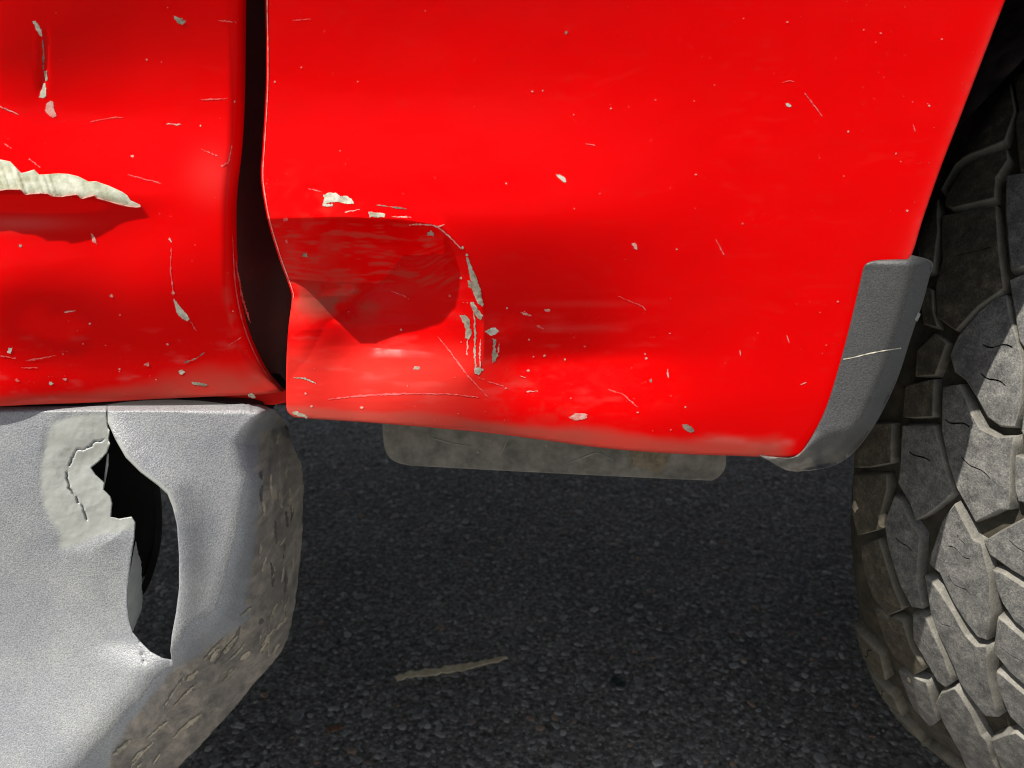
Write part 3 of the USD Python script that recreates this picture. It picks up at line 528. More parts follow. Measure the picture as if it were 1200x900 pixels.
def G_depth(u, v):
    u, v = np.broadcast_arrays(np.asarray(u, float), np.asarray(v, float))
    d = G_edge_d(u, v)
    wide = np.interp(v, [470, 520, 640, 760, 800, 1000], [24, 72, 90, 112, 120, 120])
    e = np.clip(1 - d / wide, 0, 1)
    back = np.interp(v, [470, 600, 760, 820, 1000], [0.10, 0.13, 0.11, 0.085, 0.07])
    prof = PCH(e)
    y = G_OFF + G0(u, v) + back * prof 
    # tear: the right flank stands out, the left is pushed in
    pts = shapely.points(np.ravel(u), np.ravel(v)); dt = shapely.distance(pts, top_line).reshape(u.shape)
    tw = np.interp(u, [100, 200, 290, 335], [6, 7, 12, 16]); y = y + np.interp(u, [0, 290, 335], [.005, .008, .02]) * np.clip(1 - dt / tw, 0, 1) ** 2
    dr = shapely.distance(pts, LineString(tearR)).reshape(u.shape); dl = shapely.distance(pts, LineString(tearL)).reshape(u.shape)
    right = u > np.interp(v, [470, 500, 548, 600, 650, 700, 774], [126, 127, 130, 170, 185, 180, 201])
    span = sstep(v, 470, 540) * (1 - sstep(v, 750, 790))
    y = y - np.where(right, 0.007 * np.exp(-(dr / 26.0) ** 2) * span, 0) + np.where(~right, 0.005 * np.exp(-(dl / 40.0) ** 2) * span, 0)
    inb = shapely.distance(pts, bare_poly).reshape(u.shape)
    y = y + np.where(~right, (1 - sstep(inb, 0, 14)) * (0.0006 + 0.0016 * (fbm(u, v, 20, 71, 5) - .5)), 0)
    for k, c in enumerate(crackpts):
        dc = shapely.distance(pts, c).reshape(u.shape); y = y + 0.0026 * sstep(fbm(u, v, 9, 76, 3), .36, .6) * np.exp(-(dc / 0.9) ** 2) + 0.0010 * sstep(dc, 12, 0) * (u > 90) * 0
    scf = G_scuff(u, v)
    y = y + scf * 0.006 * (fbm(u * 1.2 - v * .4, v * .45 + u * .3, 16, 72, 5) - .5)
    return y + 0.35 * sstep(-u, 380, 1100) ** 2 + 0.0006 * (fbm(u, v, 70, 73, 2) - .5)
sl = interp_path([(330, 470), (322, 500), (304, 510), (303, 560), (303, 600), (296, 640), (290, 690), (291, 722), (268, 742), (236, 764), (206, 782), (184, 812), (152, 846), (124, 898), (70, 980), (0, 1080)])
def G_scuff(u, v):
    w = 16 * (fbm(u, v, 22, 74, 4) - .5) + 12 * (fbm(u + v * .7, v * .2 - u * .2, 9, 75, 3) - .5)
    return sstep(u - sl(v) + w, -5, 6)
def G_bare(u, v):
    pts = shapely.points(np.ravel(u), np.ravel(v)); d = shapely.distance(pts, bare_poly).reshape(np.shape(u))
    dr = shapely.distance(pts, LineString(tearR[3:-1])).reshape(np.shape(u))
    return np.maximum(1 - sstep(d + 7 * (fbm(u, v, 7, 78, 3) - .5), -1, 7), .8 * (1 - sstep(dr, 1.5, 6)) * (v < 600) * (v > 515))
G_OFF = float(B_depth(100.0, 468.0) - G_depth(100.0, 480.0)) - 0.004
V, F, uv = sheet(gpoly, G_depth, 2.8, 24.0, extra=[(45, 482, 215, 640, 1.2)], rim=[(.8, .0008), (1.0, .002), (.2, .004), (-.6, .009), (-.6, .03)])
lower = add('lower_bumper', (V, F), M_GREY, T, masks=dict(scuff=G_scuff(uv[:, 0], uv[:, 1]), bare=G_bare(uv[:, 0], uv[:, 1])), label='grey grained plastic bumper corner, torn open and scraped along its side')
# flat upper shelf of the lower bumper, running back under the red cover
xs = np.linspace(-900, 320, 90); edge_u = xs; edge_v = np.interp(xs, [-900, -100, 60, 265, 285, 305, 320], [486, 480, 477, 475, 474.3, 476, 482])
e0 = P(edge_u, edge_v, G_depth(edge_u, edge_v) + 0.002); rows = [e0 + np.array([0, dy, dz]) for dy, dz in ((0, 0), (.004, .002), (.05, .003), (.16, .0))]
n = len(xs); V = np.vstack(rows); F = np.array([[r * n + i, r * n + i + 1, (r + 1) * n + i + 1, (r + 1) * n + i] for r in range(3) for i in range(n - 1)])
F = np.vstack([F[:, [0, 1, 2]], F[:, [0, 2, 3]]])
add('bumper_shelf', (V, F), M_BLACK, T)  # black instead of grey: shade under the cover put into the colour
# torn flap curling into the hole
fl = Polygon(ragged(smooth_path([(159, 634), (155, 655), (149.5, 690), (149.5, 714), (152, 730), (155, 741)], 3), .3, 4, 3) + ragged([(155, 741), (158, 733), (162, 722), (166, 714), (167, 700), (165.5, 680), (165.5, 660), (162, 648), (159, 634)], .7, 2.5, 4)[1:-1]).buffer(0)
V, F, uv = sheet(fl, lambda u, v: G_depth(np.full_like(u, 147.0), v) + 0.006 + 0.0012 * (u - 150), 1.6, 8, rim=[(.3, .0006), (0, .003)])
add('torn_flap', (V, F), M_FLAP, lower, label='thin whitened flap of plastic curled into the tear')
fl2 = PG([(125.5, 532), (127.5, 531), (127, 545), (124, 562), (121, 575), (119, 574), (122, 560), (124, 545)])
V, F, uv = sheet(fl2, lambda u, v: 0 * u + .012, 2, 8, rim=[(.2, .002)]); add('torn_flap', (V, F), M_FLAP, lower)
# support inside the hole
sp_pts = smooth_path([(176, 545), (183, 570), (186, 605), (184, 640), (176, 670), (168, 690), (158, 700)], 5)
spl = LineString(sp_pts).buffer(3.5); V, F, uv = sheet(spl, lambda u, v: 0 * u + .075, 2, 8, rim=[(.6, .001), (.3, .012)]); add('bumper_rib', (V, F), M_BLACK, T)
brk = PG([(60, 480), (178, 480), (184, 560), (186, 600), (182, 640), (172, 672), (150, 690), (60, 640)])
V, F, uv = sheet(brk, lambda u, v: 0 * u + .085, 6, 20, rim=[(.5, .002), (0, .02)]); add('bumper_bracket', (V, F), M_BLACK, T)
# scrape marks standing proud of the scuffed side
g = np.random.default_rng(12)
for k in range(26):
    v = g.uniform(700, 905); u = sl(v) + g.uniform(4, 80); ln = g.uniform(12, 46); a = math.radians(g.uniform(122, 142))
    pl = line_poly([(u, v), (u + math.cos(a) * ln * .5 + g.uniform(-2, 2), v + math.sin(a) * ln * .5), (u + math.cos(a) * ln, v + math.sin(a) * ln)], g.uniform(2.5, 7), True, 300 + k)
    pl = pl.intersection(Polygon(out_pts + [(-900, 1100), (-900, 480)]).buffer(-4)) if not pl.is_empty else pl
    if pl.is_empty or pl.geom_type != 'Polygon' or pl.bounds[3] > 925: continue
    chip(lower, G_depth, pl, M_GREYCHIP if g.random() < .6 else M_SCRAPE, 'scrape_mark', 0.0012)

for k in range(46):
    v = g.uniform(505, 760); u = g.uniform(sl(v) + 3, np.interp(v, [500, 545, 600, 700, 760], [336, 350, 352, 344, 330])); ln = g.uniform(6, 30); a = math.radians(g.uniform(74, 106) + 18 * (v > 690))
    pl = line_poly([(u, v), (u + math.cos(a) * ln * .5 + g.uniform(-2, 2), v + math.sin(a) * ln * .5), (u + math.cos(a) * ln + g.uniform(-2, 2), v + math.sin(a) * ln)], g.uniform(1.5, 4.5), True, 500 + k).intersection(Polygon(out_pts + [(-900, 1100), (-900, 480)]).buffer(-3))
    if pl.is_empty or pl.geom_type != 'Polygon': continue
    chip(lower, G_depth, pl, [M_SCRAPE, M_DARKSCUFF, M_GREYCHIP][k % 3], 'scrape_mark', 0.0008)

# ------------------------------------------------------------------ wheel arch trim
tp = smooth_path([(1012, 316), (1014.5, 311), (1020, 307.5), (1032, 305.5), (1064, 304.5)], 4) + smooth_path([(1066, 303), (1068, 300), (1073, 301), (1085, 304), (1092, 308), (1092.5, 314), (1089, 322), (1083, 345), (1076, 368), (1073, 376), (1065, 400), (1053, 438), (1040, 468), (1024, 498), (1005, 524), (985, 541), (960, 549), (930, 551.5), (915, 547), (902, 539.5), (890, 534)], 4) + smooth_path([(890, 534), (905, 536), (925, 537.5), (935, 533.5), (943, 526), (956, 505), (968, 480), (978, 450), (990, 408), (1002, 360), (1012, 316)], 4)[1:-1]
tpoly = Polygon(tp).buffer(0)
if tpoly.geom_type != 'Polygon': tpoly = max(tpoly.geoms, key=lambda g: g.area)
tin = LineString([(890, 534), (935, 533), (956, 505), (978, 450), (1002, 360), (1012, 316)])
tout = LineString([(1092, 310), (1076, 368), (1053, 438), (1024, 498), (985, 541), (930, 552)])
def T_depth(u, v):
    pts = shapely.points(np.ravel(u), np.ravel(v)); a = shapely.distance(pts, tin).reshape(np.shape(u)); b = shapely.distance(pts, tout).reshape(np.shape(u))
    t = a / np.maximum(a + b, 1e-6)
    y = F_depth(np.minimum(u, 1000), np.minimum(v, 470)) - 0.004 - 0.007 * np.sin(np.clip(t, 0, 1) * math.pi * .55) + 0.020 * sstep(t, .60, 1.15) ** 1.5
    return y + 0.02 * sstep(v, 500, 552) * sstep(t, .1, .6) + 0.006 * np.clip((312 - v) / 12, 0, 1) ** 2
V, F, uv = sheet(tpoly, T_depth, 2.4, 12, rim=[(.7, .0008), (1.0, .002), (.5, .004), (0, .010)])
trim = add('wheel_arch_trim', (V, F), M_TRIM, T, masks=dict(scuff=.8 * sstep(uv[:, 1], 515, 550) * sstep(fbm(uv[:, 0], uv[:, 1], 20, 81), .3, .6), bare=0 * uv[:, 0]), label='grey grained plastic lip along the front of the wheel arch')
chip(trim, T_depth, line_poly([(988, 421), (1000, 419), (1015, 415), (1035, 411), (1056, 408)], 1.5, False, 5), M_PRIMER, 'scratch')
chip(trim, T_depth, PG([(1072, 375), (1076, 366), (1079, 368), (1075, 377)]), M_FLAP, 'broken_tab')

# ------------------------------------------------------------------ underside, arch liner, inner panels
shield = Polygon(smooth_path([(449, 470), (449, 500), (451, 522), (456, 534), (466, 541), (480, 544.5)], 4) + smooth_path([(480, 544.5), (600, 551), (720, 557), (820, 561.5), (836, 561), (846, 553), (850, 540), (850, 505)], 4)[1:] + [(850, 470)]).buffer(0)
V, F, uv = sheet(shield, lambda u, v: 0.055 + 0.00012 * (v - 500) + 0.003 * (fbm(u, v, 60, 91) - .5), 4, 20, rim=[(.8, .0005), (1.2, .0015), (.6, .003), (0, .006)])
shd = add('splash_shield', (V, F), M_SHIELD, T, label='dusty grey plastic shield hanging below the fender')
sh_d = lambda u, v: 0.055 + 0.00012 * (v - 500) + 0.003 * (fbm(u, v, 60, 91) - .5)
for q_, m_ in ((blob(768, 538, 22, 401, 1.6), M_MUDSTAIN), (blob(745, 533, 9, 402, 1.5), M_MUDSTAIN), (line_poly([(585, 535), (592, 522), (596, 512)], 1.6, True, 403), M_SHIELDMARK), (line_poly([(660, 545), (700, 530), (720, 540)], 1.6, True, 404), M_SHIELDMARK), (line_poly([(500, 512), (530, 520), (556, 524)], 1.2, True, 405), M_SHIELDMARK), (blob(640, 522, 3, 406), M_SHIELDMARK), (blob(560, 530, 2.5, 407), M_SHIELDMARK)): chip(shd, sh_d, q_, m_, 'mud_stain', .0006)
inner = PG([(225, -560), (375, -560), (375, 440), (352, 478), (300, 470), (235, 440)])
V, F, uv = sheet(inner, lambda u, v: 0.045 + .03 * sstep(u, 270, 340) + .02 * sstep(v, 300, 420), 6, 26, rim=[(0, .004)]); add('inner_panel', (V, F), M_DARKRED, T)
add('underbody', trimesh.util.concatenate([box((-0.88, 0.16, 0.50), (.17, 1.72, 0.98)), box((.172, 0.70, 0.50), (1.34, 1.10, 0.98)), box((1.342, .08, .48), (3.6, 1.72, .98))]), M_BLACK, T, smooth=False)
add('under_light_block', trimesh.util.concatenate([box((-.84, .45, .33), (.10, .84, .498)), box((.105, .74, .29), (3.2, .838, .498))]), M_BLACK, T, smooth=False)  # unseen low boxes, added to darken the ground behind
add('front_light_block', box((-.87, .2, .20), (-.81, 1.7, .498)), M_BLACK, T, smooth=False)  # unseen wall, added to stop light from the front end
add('far_light_block', box((-.805, 1.66, .34), (3.5, 1.70, .498)), M_BLACK, T, smooth=False)  # unseen strip, added to stop light from the far side
add('axle_light_block', trimesh.util.concatenate([box((-0.85, 0.85, 0.25), (.10, 1.0, 0.498)), trimesh.creation.cylinder(radius=.07, height=1.1, transform=trimesh.transformations.rotation_matrix(math.pi / 2, [1, 0, 0])).apply_translation((.75, 1.1, .36)), box((.102, .84, .22), (3.3, .98, .498))]), M_BLACK, T, smooth=False)  # unseen beams and axle tube, added to block light from beyond
hood_u = np.linspace(-900, 1900, 60); he = P(hood_u, np.full(60, -560.0), np.where(hood_u < 300, B_depth(np.minimum(hood_u, 280), -560), F_depth(np.maximum(hood_u, 312), -560)))
hv = np.vstack([he, he + np.array([0, .05, .03]), he + np.array([0, .5, .06]), he * np.array([1, 0, 1]) + np.array([0, 1.72, 0])]); n = 60
hf = np.array([[r * n + i, r * n + i + 1, (r + 1) * n + i + 1, (r + 1) * n + i] for r in range(3) for i in range(n - 1)])
Vh = np.vstack([hv]); Fh = np.vstack([hf[:, [0, 1, 2]], hf[:, [0, 2, 3]]])
add('hood', (Vh, Fh), M_RED, T, masks=dict(dirt_reflection=np.zeros(len(Vh)), haze_sheen=np.zeros(len(Vh))))

# ------------------------------------------------------------------ front tyre
R, HW = 0.455, 0.128
STEER = 0.54
AX = np.array([math.sin(STEER), -math.cos(STEER), 0]); E1 = np.array([-math.cos(STEER), -math.sin(STEER), 0]); E2 = np.array([0, 0, 1.0])
WC = np.array([0.7310, 0.274, GZ + R - 0.010])
def rad(s):
    s = np.abs(s); t = np.clip((s - 0.100) / 0.034, 0, 1)
    return R - 0.55 * s ** 2 - 0.035 * (1 - np.sqrt(np.clip(1 - t ** 2, 0, 1)))
def tyre_point(phi, s, drop=0.0):
    phi, s = np.asarray(phi, float), np.asarray(s, float); r = rad(s) - drop
    return WC + (r * np.cos(phi))[..., None] * E1 + (r * np.sin(phi))[..., None] * E2 + s[..., None] * AX
def tyre_hit(u, v):
    """(phi, s) where the sight line of (u, v) meets the tread."""
    r = ray(np.asarray(u, float), np.asarray(v, float)); t = np.linspace(.45, 1.5, 2200)
    p = CAM + r[:, None, :] * t[None, :, None] - WC
    s = p @ AX; a, b = p @ E1, p @ E2; f = np.hypot(a, b) - rad(np.clip(s, -.1335, .1335)) + np.clip(np.abs(s) - .133, 0, 1) * 3
    k = np.argmax(f < 0, axis=1); k = np.where(f.min(1) < 0, k, f.argmin(1)); i = np.arange(len(k))
    return np.arctan2(b[i, k], a[i, k]), np.clip(s[i, k], -.133, .133)
prof = [(-0.10, .24), (-.125, .27), (-.150, .34), (-.149, .385), (-.137, .414)] + [(s, rad(s) - 0.010) for s in np.linspace(-.128, .128, 27)] + [(.1335, .412), (.140, .385), (.142, .34), (.125, .27), (.10, .24)]
prof = np.array(prof); na = 240; ph = np.arange(na) / na * 2 * math.pi
V = (WC + prof[None, :, 0, None] * AX + prof[None, :, 1, None] * (np.cos(ph)[:, None, None] * E1 + np.sin(ph)[:, None, None] * E2)).reshape(-1, 3); m = len(prof)
F = np.array([[i * m + j, i * m + j + 1, ((i + 1) % na) * m + j + 1, ((i + 1) % na) * m + j] for i in range(na) for j in range(m - 1)])
F = np.vstack([F[:, [0, 1, 2]], F[:, [0, 2, 3]]])
tm = trimesh.Trimesh(V, F, process=False); V = V + tm.vertex_normals * (0.003 * (meshkit.fbm(V * 55, 4, 9) - .5))[:, None]
tyre = add('front_tyre', (V, F), M_MUDTYRE, T, label='dusty black off-road tyre with chunky zigzag tread')

def block(poly, h=0.0092, ch=0.0011, sipes=(), lug=0.0):
    """A tread block: outline poly in metres (arc along x, width along y), wrapped on the tread."""
    poly = poly.buffer(-.0006).buffer(.0006)
    if poly.geom_type != 'Polygon' or poly.area < 4e-5: return None
    top = poly.buffer(-ch, join_style='mitre')
    for sp in sipes: top = top.difference(LineString(sp).buffer(0.0006))
    parts = [t for t in getattr(top, 'geoms', [top]) if t.area > 1e-5]
    if not parts: return None
    VV, FF, base, WM = [], [], 0, []
    def put(xy, drop, wall=0.0):
        nonlocal base
        WM.append(np.full(len(xy), wall) if np.ndim(wall) == 0 else wall)
        VV.append(tyre_point(xy[:, 0] / R, xy[:, 1], drop)); base += len(xy); return np.arange(base - len(xy), base)
    for t in parts:
        t = orient(t, 1.0); v2, f2 = trimesh.creation.triangulate_polygon(t, engine='earcut'); v2, f2 = trimesh.remesh.subdivide_to_size(v2 if v2.shape[1] == 3 else np.c_[v2, np.zeros(len(v2))], f2, .012)
        i = put(v2[:, :2], 0.0004 * (meshkit.fbm(np.c_[v2[:, :2] * 90, 0 * v2[:, 0]], 3, 4) - .5)); FF.append(np.asarray(f2) + i[0])
        for ring in [t.exterior, *t.interiors]:
            c = resample(list(ring.coords)[:-1], lambda p: .012); nn = len(c)
            tg = np.roll(c, -1, 0) - np.roll(c, 1, 0); tg /= np.maximum(np.linalg.norm(tg, axis=1, keepdims=True), 1e-9); o = np.stack([tg[:, 1], -tg[:, 0]], -1)
            inside = shapely.distance(shapely.points(c), poly.exterior) > ch * 1.6          # sipe walls drop straight
            off = np.where(inside, 0, ch)[:, None]
            wl = np.where(inside, 0.0, 1.0); r0, r1, r2 = put(c, 0.0, wl * .35), put(c + o * off, np.where(inside, .004, .0009), wl), put(c + o * off * 2.2, np.where(inside, .006, h + .002), wl * .1)  # wall tone darkens downward, painting groove shade into the colour
            for a, b in ((r0, r1), (r1, r2)):
                a2, b2 = np.roll(a, -1), np.roll(b, -1); FF.append(np.stack([a, b, b2], -1)); FF.append(np.stack([a, b2, a2], -1))
    V, F = np.vstack(VV), np.vstack(FF)
    # outward facing: tyre_point(x along phi, y along axis)
    c = V[F]; nrm = np.cross(c[:, 1] - c[:, 0], c[:, 2] - c[:, 0]); mid = c.mean(1) - WC; mid = mid - np.outer(mid @ AX, AX)
    if (nrm * mid).sum() < 0: F = F[:, ::-1]
    return V, F, np.concatenate(WM)

def wav(a, b, amp=3.0):
    a, b = np.array(a, float), np.array(b, float); t = np.linspace(0, 1, 7); d = b - a; nn = np.array([-d[1], d[0]]) / np.hypot(*d)
    return [tuple(a + d * k + nn * amp * math.sin(2 * math.pi * k)) for k in t]
traced = [  # (outline as surveyed from the street, sipes)
    ([(1103, 252), (1116, 250), (1150, 243), (1168, 240), (1171, 290), (1177, 338), (1146, 360), (1120, 388), (1098, 372), (1096, 335), (1104, 305)], [[(1120, 300), (1160, 290)]]),
    ([(1110, 226), (1128, 198), (1148, 184), (1180, 174), (1182, 186), (1168, 208), (1166, 232), (1116, 244), (1106, 240)], []),
    ([(1090, 150), (1120, 120), (1145, 104), (1185, 95), (1190, 130), (1178, 165), (1150, 176), (1120, 192), (1104, 220), (1086, 214)], [[(1110, 160), (1150, 145)]]),
    ([(1188, 90), (1200, 84), (1240, 60), (1280, 90), (1270, 160), (1230, 190), (1195, 200), (1190, 150)], []),
    ([(1178, 205), (1230, 198), (1262, 200), (1262, 280), (1230, 300), (1184, 318), (1178, 250)], [[(1195, 260), (1240, 245)]]),
    ([(1182, 328), (1195, 322), (1240, 312), (1262, 330), (1250, 390), (1225, 420), (1208, 418), (1194, 400), (1188, 360)], []),
    ([(1180, 345), (1184, 370), (1192, 396), (1199, 424), (1197, 470), (1191, 501), (1172, 500), (1157, 489), (1143, 464), (1131, 445), (1118, 436), (1113, 416), (1122, 394), (1148, 364), (1165, 350)], [wav((1152, 404), (1186, 407), 2.5), wav((1150, 438), (1178, 452), 2)]),
    ([(1104, 453), (1125, 450), (1139, 484), (1149, 502), (1170, 512), (1190, 510.5), (1186, 535), (1184, 560), (1184, 598), (1172, 598), (1143, 613), (1133, 594), (1121, 573), (1112, 545), (1103, 505)], [wav((1127, 536), (1160, 561), 2), wav((1108, 492), (1136, 500), 2)]),
    ([(1119, 589), (1130, 612), (1141, 632), (1151, 637), (1154, 652), (1160.5, 677), (1162, 720), (1157, 751), (1145, 747), (1130, 727), (1116, 704), (1101, 672), (1088, 661), (1091, 648), (1097, 630), (1104, 610)], [wav((1112, 640), (1136, 655), -2), wav((1112, 676), (1139, 701), 2.5), wav((1122, 628), (1131, 640), 1)]),
    ([(1083, 673), (1092, 681), (1101, 693), (1116, 717), (1132, 745), (1143, 757), (1157, 757), (1158, 790), (1163, 815), (1170, 841), (1155, 840), (1143, 826), (1124, 800), (1118, 783), (1110, 765), (1098, 740), (1090, 718), (1087, 698)], [wav((1098, 726), (1120, 740), 2), wav((1128, 780), (1151, 807), 2)]),
    ([(1069, 720), (1078, 720), (1085, 724), (1096, 748), (1106, 770), (1117, 800), (1108, 806), (1098, 798), (1082, 770), (1070, 750)], [wav((1082, 750), (1094, 768), 1)]),
    ([(1160, 868), (1175, 862), (1190, 858), (1202, 868), (1230, 900), (1230, 935), (1185, 925), (1170, 893)], [wav((1178, 872), (1200, 896), 1)]),
    ([(1102, 812), (1118, 806), (1126, 816), (1138, 836), (1150, 862), (1158, 872), (1164, 892), (1176, 915), (1168, 930), (1150, 925), (1124, 880), (1104, 845), (1096, 824)], []),
    ([(1190, 532), (1200, 536), (1226, 548), (1240, 590), (1225, 592), (1205, 590), (1193, 588), (1189, 575), (1188, 552)], []),
    ([(1152, 634), (1178, 619), (1206, 604), (1235, 600), (1262, 640), (1262, 690), (1230, 690), (1200, 677), (1185, 668), (1168, 656), (1160, 651)], [wav((1184, 634), (1210, 656), 1)]),
    ([(1162.5, 667), (1175, 671), (1200, 687), (1232, 703), (1262, 720), (1262, 765), (1232, 756), (1205, 742), (1188, 728), (1174, 706), (1167, 690)], [wav((1205, 708), (1235, 725), 1)]),
    ([(1169, 722), (1180, 731), (1200, 748), (1232, 772), (1262, 800), (1262, 830), (1230, 825), (1200, 803), (1182, 787), (1170, 772), (1163.5, 764), (1166, 745)], [wav((1175, 760), (1205, 782), 1)]),
    ([(1167, 786), (1176, 792), (1200, 813), (1232, 845), (1250, 870), (1250, 895), (1226, 884), (1200, 856), (1183, 840), (1174, 820), (1168, 802)], []),
    ([(1200, 430), (1230, 432), (1262, 440), (1262, 520), (1235, 535), (1205, 522), (1196, 505), (1201, 470)], []),
    ([(1060, 452), (1080, 447), (1096, 444), (1093.5, 489), (1075, 490), (1058, 490)], []), ([(1057, 498), (1075, 498), (1095, 499), (1102, 525), (1109, 551), (1117, 577), (1104, 590), (1086, 604), (1073, 611), (1066, 590), (1052, 566), (1055, 540)], [wav((1066, 530), (1090, 540), 1)]),
    ([(1048, 580), (1056, 588), (1068, 614), (1079, 628), (1076, 655), (1075, 680), (1082, 714), (1068, 712), (1054, 684), (1040, 640), (1036, 612)], [wav((1050, 630), (1068, 645), 1)]),
    ([(1004, 500), (1030, 496), (1046, 496), (1045, 543), (1020, 548), (1000, 548)], []), ([(1000, 556), (1040, 556), (1040, 575), (1033, 600), (1028, 622), (1005, 628), (998, 600)], []), ([(1008, 640), (1030, 632), (1034, 645), (1048, 690), (1058, 715), (1040, 722), (1022, 700), (1012, 670)], []), ([(1024, 712), (1058, 728), (1068, 760), (1084, 785), (1070, 792), (1048, 770), (1036, 750)], []), ([(1052, 785), (1086, 800), (1100, 845), (1090, 852), (1070, 830)], []),
    ([(1095, 390), (1110, 402), (1100, 430), (1096, 440), (1072, 442), (1074, 410)], []), ([(1093, 340), (1094, 365), (1100, 385), (1082, 380), (1078, 350), (1085, 335)], []),
    ([(1100, 232), (1100, 270), (1094, 318), (1080, 320), (1076, 270), (1085, 235)], []),
]
occupied = []; MT = [M_TYRE]
for pts, sp in traced:
    a = np.array(pts, float); ph, s = tyre_hit(a[:, 0], a[:, 1]); q = Polygon(np.stack([ph * R, s], -1)).buffer(0)
    if q.geom_type != 'Polygon': q = max(q.geoms, key=lambda g: g.area)
    ss = []
    for line in sp:
        c = np.array(line, float); p2, s2 = tyre_hit(c[:, 0], c[:, 1]); ss.append(list(zip(p2 * R, s2)))
    for o in occupied:
        if q.intersects(o): q = q.difference(o.buffer(.0025))
    if q.is_empty: continue
    if q.geom_type != 'Polygon': q = max(q.geoms, key=lambda g: g.area)
    b = block(q, sipes=ss)
    if b is not None:
        add('tread_block', b[:2], M_MUDRUBBER if q.centroid.y < -.055 else M_TYRE, tyre, masks=dict(wall=b[2])); occupied.append(q)
occ = shapely.union_all([o.buffer(.0035) for o in occupied])
hull = occ.convex_hull
pitch = 2 * math.pi * R / 44
for i in range(44):
    for j, sc in enumerate((-.100, -.052, -.002, .048, .098)):
        x = (i + .5 * (j % 2)) * pitch - math.pi * R; hw = .0205 if j in (1, 2, 3) else .019; sk = .010 * (1 if j % 2 else -1)
        q = Polygon([(x - .024, sc - hw + .003), (x - .020 + sk, sc), (x - .025, sc + hw - .002), (x + .014, sc + hw), (x + .024 + sk * .4, sc + .004), (x + .019, sc - hw)])
        if hull.intersects(q): continue
        if x / R > 0.9 * math.pi: continue
        b = block(q, sipes=[wav((x - .012, sc - .008), (x + .012, sc + .008), .002)])
        if b is not None: add('tread_block', b[:2], M_MUDRUBBER if j < 2 else M_TYRE, tyre, masks=dict(wall=b[2]))
# pebbles wedged in the grooves
for k, (u, v, r) in enumerate([(1003, 594, .0052), (1032, 610, .0052), (1066, 797, .0040)]):
    ph, s = tyre_hit([u], [v]); m_ = trimesh.creation.icosphere(1, r); m_.vertices *= 1 + 1.3 * (meshkit.fbm(m_.vertices * 300 + k * 7, 3, k)[:, None] - .5); m_.vertices *= (1, .8, 1.25)
    m_.apply_translation(tyre_point(ph, s, .003)[0]); add('pebble', m_, M_PEBBLE, tyre)
# rim (turned away from the camera; plain pressed steel)
rp = np.array([(.10, .245), (.105, .22), (.07, .17), (.055, .10), (.075, .06), (.08, .0)]); na = 48; ph = np.arange(na) / na * 2 * math.pi
V = (WC + rp[None, :, 0, None] * AX + rp[None, :, 1, None] * (np.cos(ph)[:, None, None] * E1 + np.sin(ph)[:, None, None] * E2)).reshape(-1, 3); m = len(rp)
F = np.array([[i * m + j, i * m + j + 1, ((i + 1) % na) * m + j + 1, ((i + 1) % na) * m + j] for i in range(na) for j in range(m - 1)]); F = np.vstack([F[:, [0, 1, 2]], F[:, [0, 2, 3]]])
add('wheel_rim', (V, F), M_STEEL, T)
# arch liner: half drum of black felt round the wheel
a = np.linspace(-.45, math.pi + .2, 40); lr = .52; V = np.array([[.73 - lr * 1.04 * math.cos(t), y, .36 + lr * math.sin(t)] for y in (.03, .3, .66) for t in a]); n = len(a)
F = np.array([[r * n + i, r * n + i + 1, (r + 1) * n + i + 1, (r + 1) * n + i] for r in range(2) for i in range(n - 1)]); F = np.vstack([F[:, [0, 1, 2]], F[:, [0, 2, 3]]])
keep = F[V[F].mean(1)[:, 2] > .47]; ix = np.unique(keep); add('arch_liner', (V[ix], np.searchsorted(ix, keep)), M_LINER, T)
add('arch_back_panel', box((.18, .66, .46), (1.3, .68, .98)), M_LINER, T, smooth=False)

# ------------------------------------------------------------------ ground
gx = np.concatenate([np.linspace(-400, -3, 14), np.linspace(-2.4, 2.8, 53), np.linspace(3.4, 400, 14)])
gy = np.concatenate([np.linspace(-400, -3, 14), np.linspace(-2.4, 2.8, 53), np.linspace(3.4, 400, 14)])
X, Yg = np.meshgrid(gx, gy, indexing='ij'); Zg = 0.004 * (meshkit.fbm(np.stack([X * 1.4, Yg * 1.4, 0 * X], -1), 3, 77) - .5); Zg = np.where((np.abs(X) < 2.9) & (np.abs(Yg) < 2.9), Zg, 0) + GZ
n1, n2 = X.shape; V = np.stack([X.ravel(), Yg.ravel(), Zg.ravel()], -1); I = np.arange(n1 * n2).reshape(n1, n2)
F = np.stack([I[:-1, :-1].ravel(), I[1:, :-1].ravel(), I[1:, 1:].ravel(), I[:-1, 1:].ravel()], -1); F = np.vstack([F[:, [0, 1, 2]], F[:, [0, 2, 3]]])
p = add('asphalt_ground', (V, F), M_ASPHALT); tag(stage.GetPrimAtPath(p), 'dark coarse asphalt under and in front of the truck', 'ground', kind='structure')
def gz(x, y): return GZ + 0.004 * (meshkit.fbm(np.stack([x * 1.4, y * 1.4, 0 * x], -1), 3, 77) - .5)
g = np.random.default_rng(21); N = 34000
px, py = g.uniform(-1.05, 1.15, N), g.uniform(-0.35, 1.5, N)
ico = trimesh.creation.icosahedron(); iv, ifc = ico.vertices, ico.faces
sz = .0018 + .0038 * g.random(N) ** 2.0; sz[:700] *= 1.5
sx, sy, szz = sz * g.uniform(.8, 1.7, N), sz * g.uniform(.7, 1.2, N), sz * g.uniform(.28, .5, N); an = g.uniform(0, 6.28, N)
vj = iv[None] * (1 + g.uniform(-.25, .25, (N, len(iv)))[:, :, None]); x_, y_, z_ = vj[..., 0] * sx[:, None], vj[..., 1] * sy[:, None], vj[..., 2] * szz[:, None]
ca, sa = np.cos(an)[:, None], np.sin(an)[:, None]
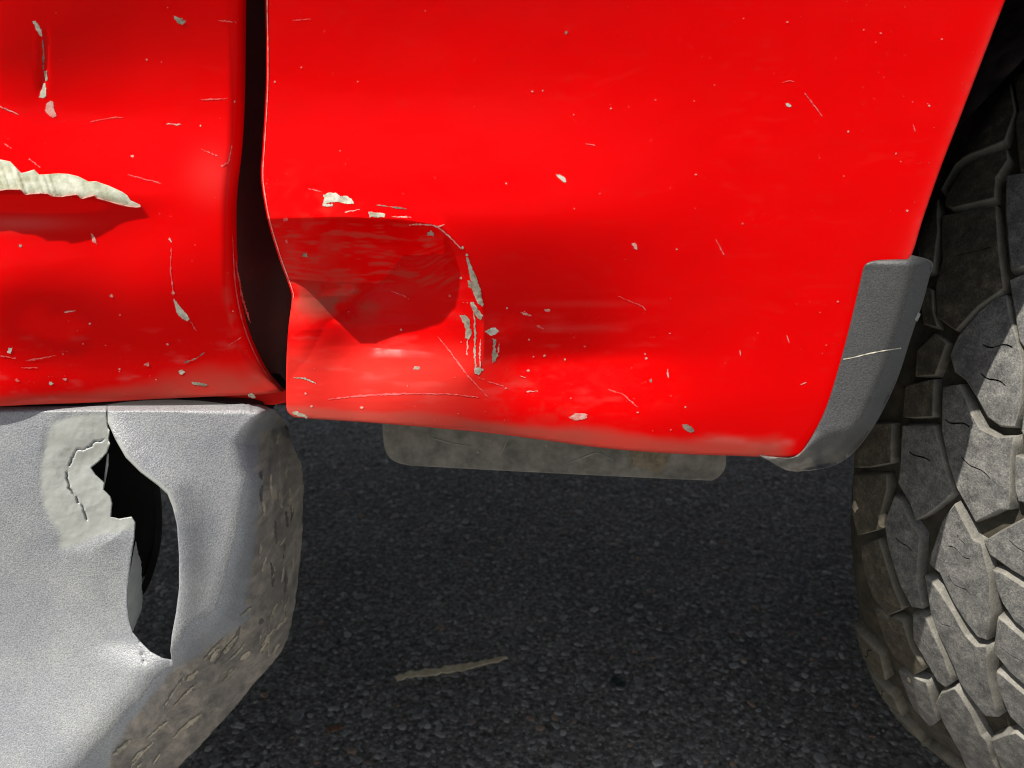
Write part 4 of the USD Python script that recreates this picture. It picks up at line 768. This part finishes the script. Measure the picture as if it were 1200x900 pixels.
V = np.stack([px[:, None] + x_ * ca - y_ * sa, py[:, None] + x_ * sa + y_ * ca, (gz(px, py) + szz * g.uniform(-.4, .35, N))[:, None] + z_], -1).reshape(-1, 3)
F = (ifc[None] + (np.arange(N) * len(iv))[:, None, None]).reshape(-1, 3)
p = add('asphalt_aggregate', (V, F), M_STONES, masks=dict(tone=np.repeat(g.random(N), len(iv)))); tag(stage.GetPrimAtPath(p), 'small grey stones worn proud of the asphalt surface', 'gravel', kind='stuff')

def blade(name, pts, w, m, label, cat, z=.0065, seed=0):
    """A dry blade or leaf lying on the ground: a curled strip."""
    L_ = LineString(pts); n = 22; g = np.random.default_rng(seed)
    c = np.array([L_.interpolate(k / n, normalized=True).coords[0] for k in range(n + 1)]); q = on_ground(c[:, 0], c[:, 1]); q[:, 2] = 0
    t = np.gradient(q, axis=0); t /= np.linalg.norm(t, axis=1, keepdims=True); nn = np.stack([-t[:, 1], t[:, 0], 0 * t[:, 0]], -1)
    ww = w * (np.clip(np.sin(np.pi * np.linspace(.10, .95, n + 1)), .1, 1) ** .5) * g.uniform(.5, 1.25, n + 1)
    h = gz(q[:, 0], q[:, 1]) + z + .0015 * g.random(n + 1); rows = []
    for a, dz in ((-1, 0), (-.5, .0008), (0, .0003), (.5, .0009), (1, .0001)):
        rows.append(q + nn * (a * ww / 2)[:, None] + np.stack([0 * h, 0 * h, h + dz], -1))
    rows += [r - np.array([0, 0, .0008]) for r in rows[::-1]]
    V = np.vstack(rows); m_ = n + 1; F = np.array([[r * m_ + i, r * m_ + i + 1, ((r + 1) % 10) * m_ + i + 1, ((r + 1) % 10) * m_ + i] for r in range(10) for i in range(n)])
    p = add(name, (V, np.vstack([F[:, [0, 1, 2]], F[:, [0, 2, 3]]])), m, smooth=50); tag(stage.GetPrimAtPath(p), label, cat)
blade('dry_grass_blade', [(464, 802), (480, 796), (510, 793), (545, 787), (575, 781), (594, 776)], .0165, M_STRAW, 'long tan dry blade of grass lying on the asphalt under the truck', 'grass blade', seed=1)
blade('dry_leaf', [(383, 862), (392, 859), (402, 858)], .010, M_LEAF, 'small rusty brown leaf scrap on the asphalt left of the grass blade', 'leaf', seed=2)
blade('dark_leaf', [(718, 800), (725, 806), (732, 811)], .016, M_DARKLEAF, 'tiny dark green leaf scrap on the asphalt right of the grass blade', 'leaf', seed=3)
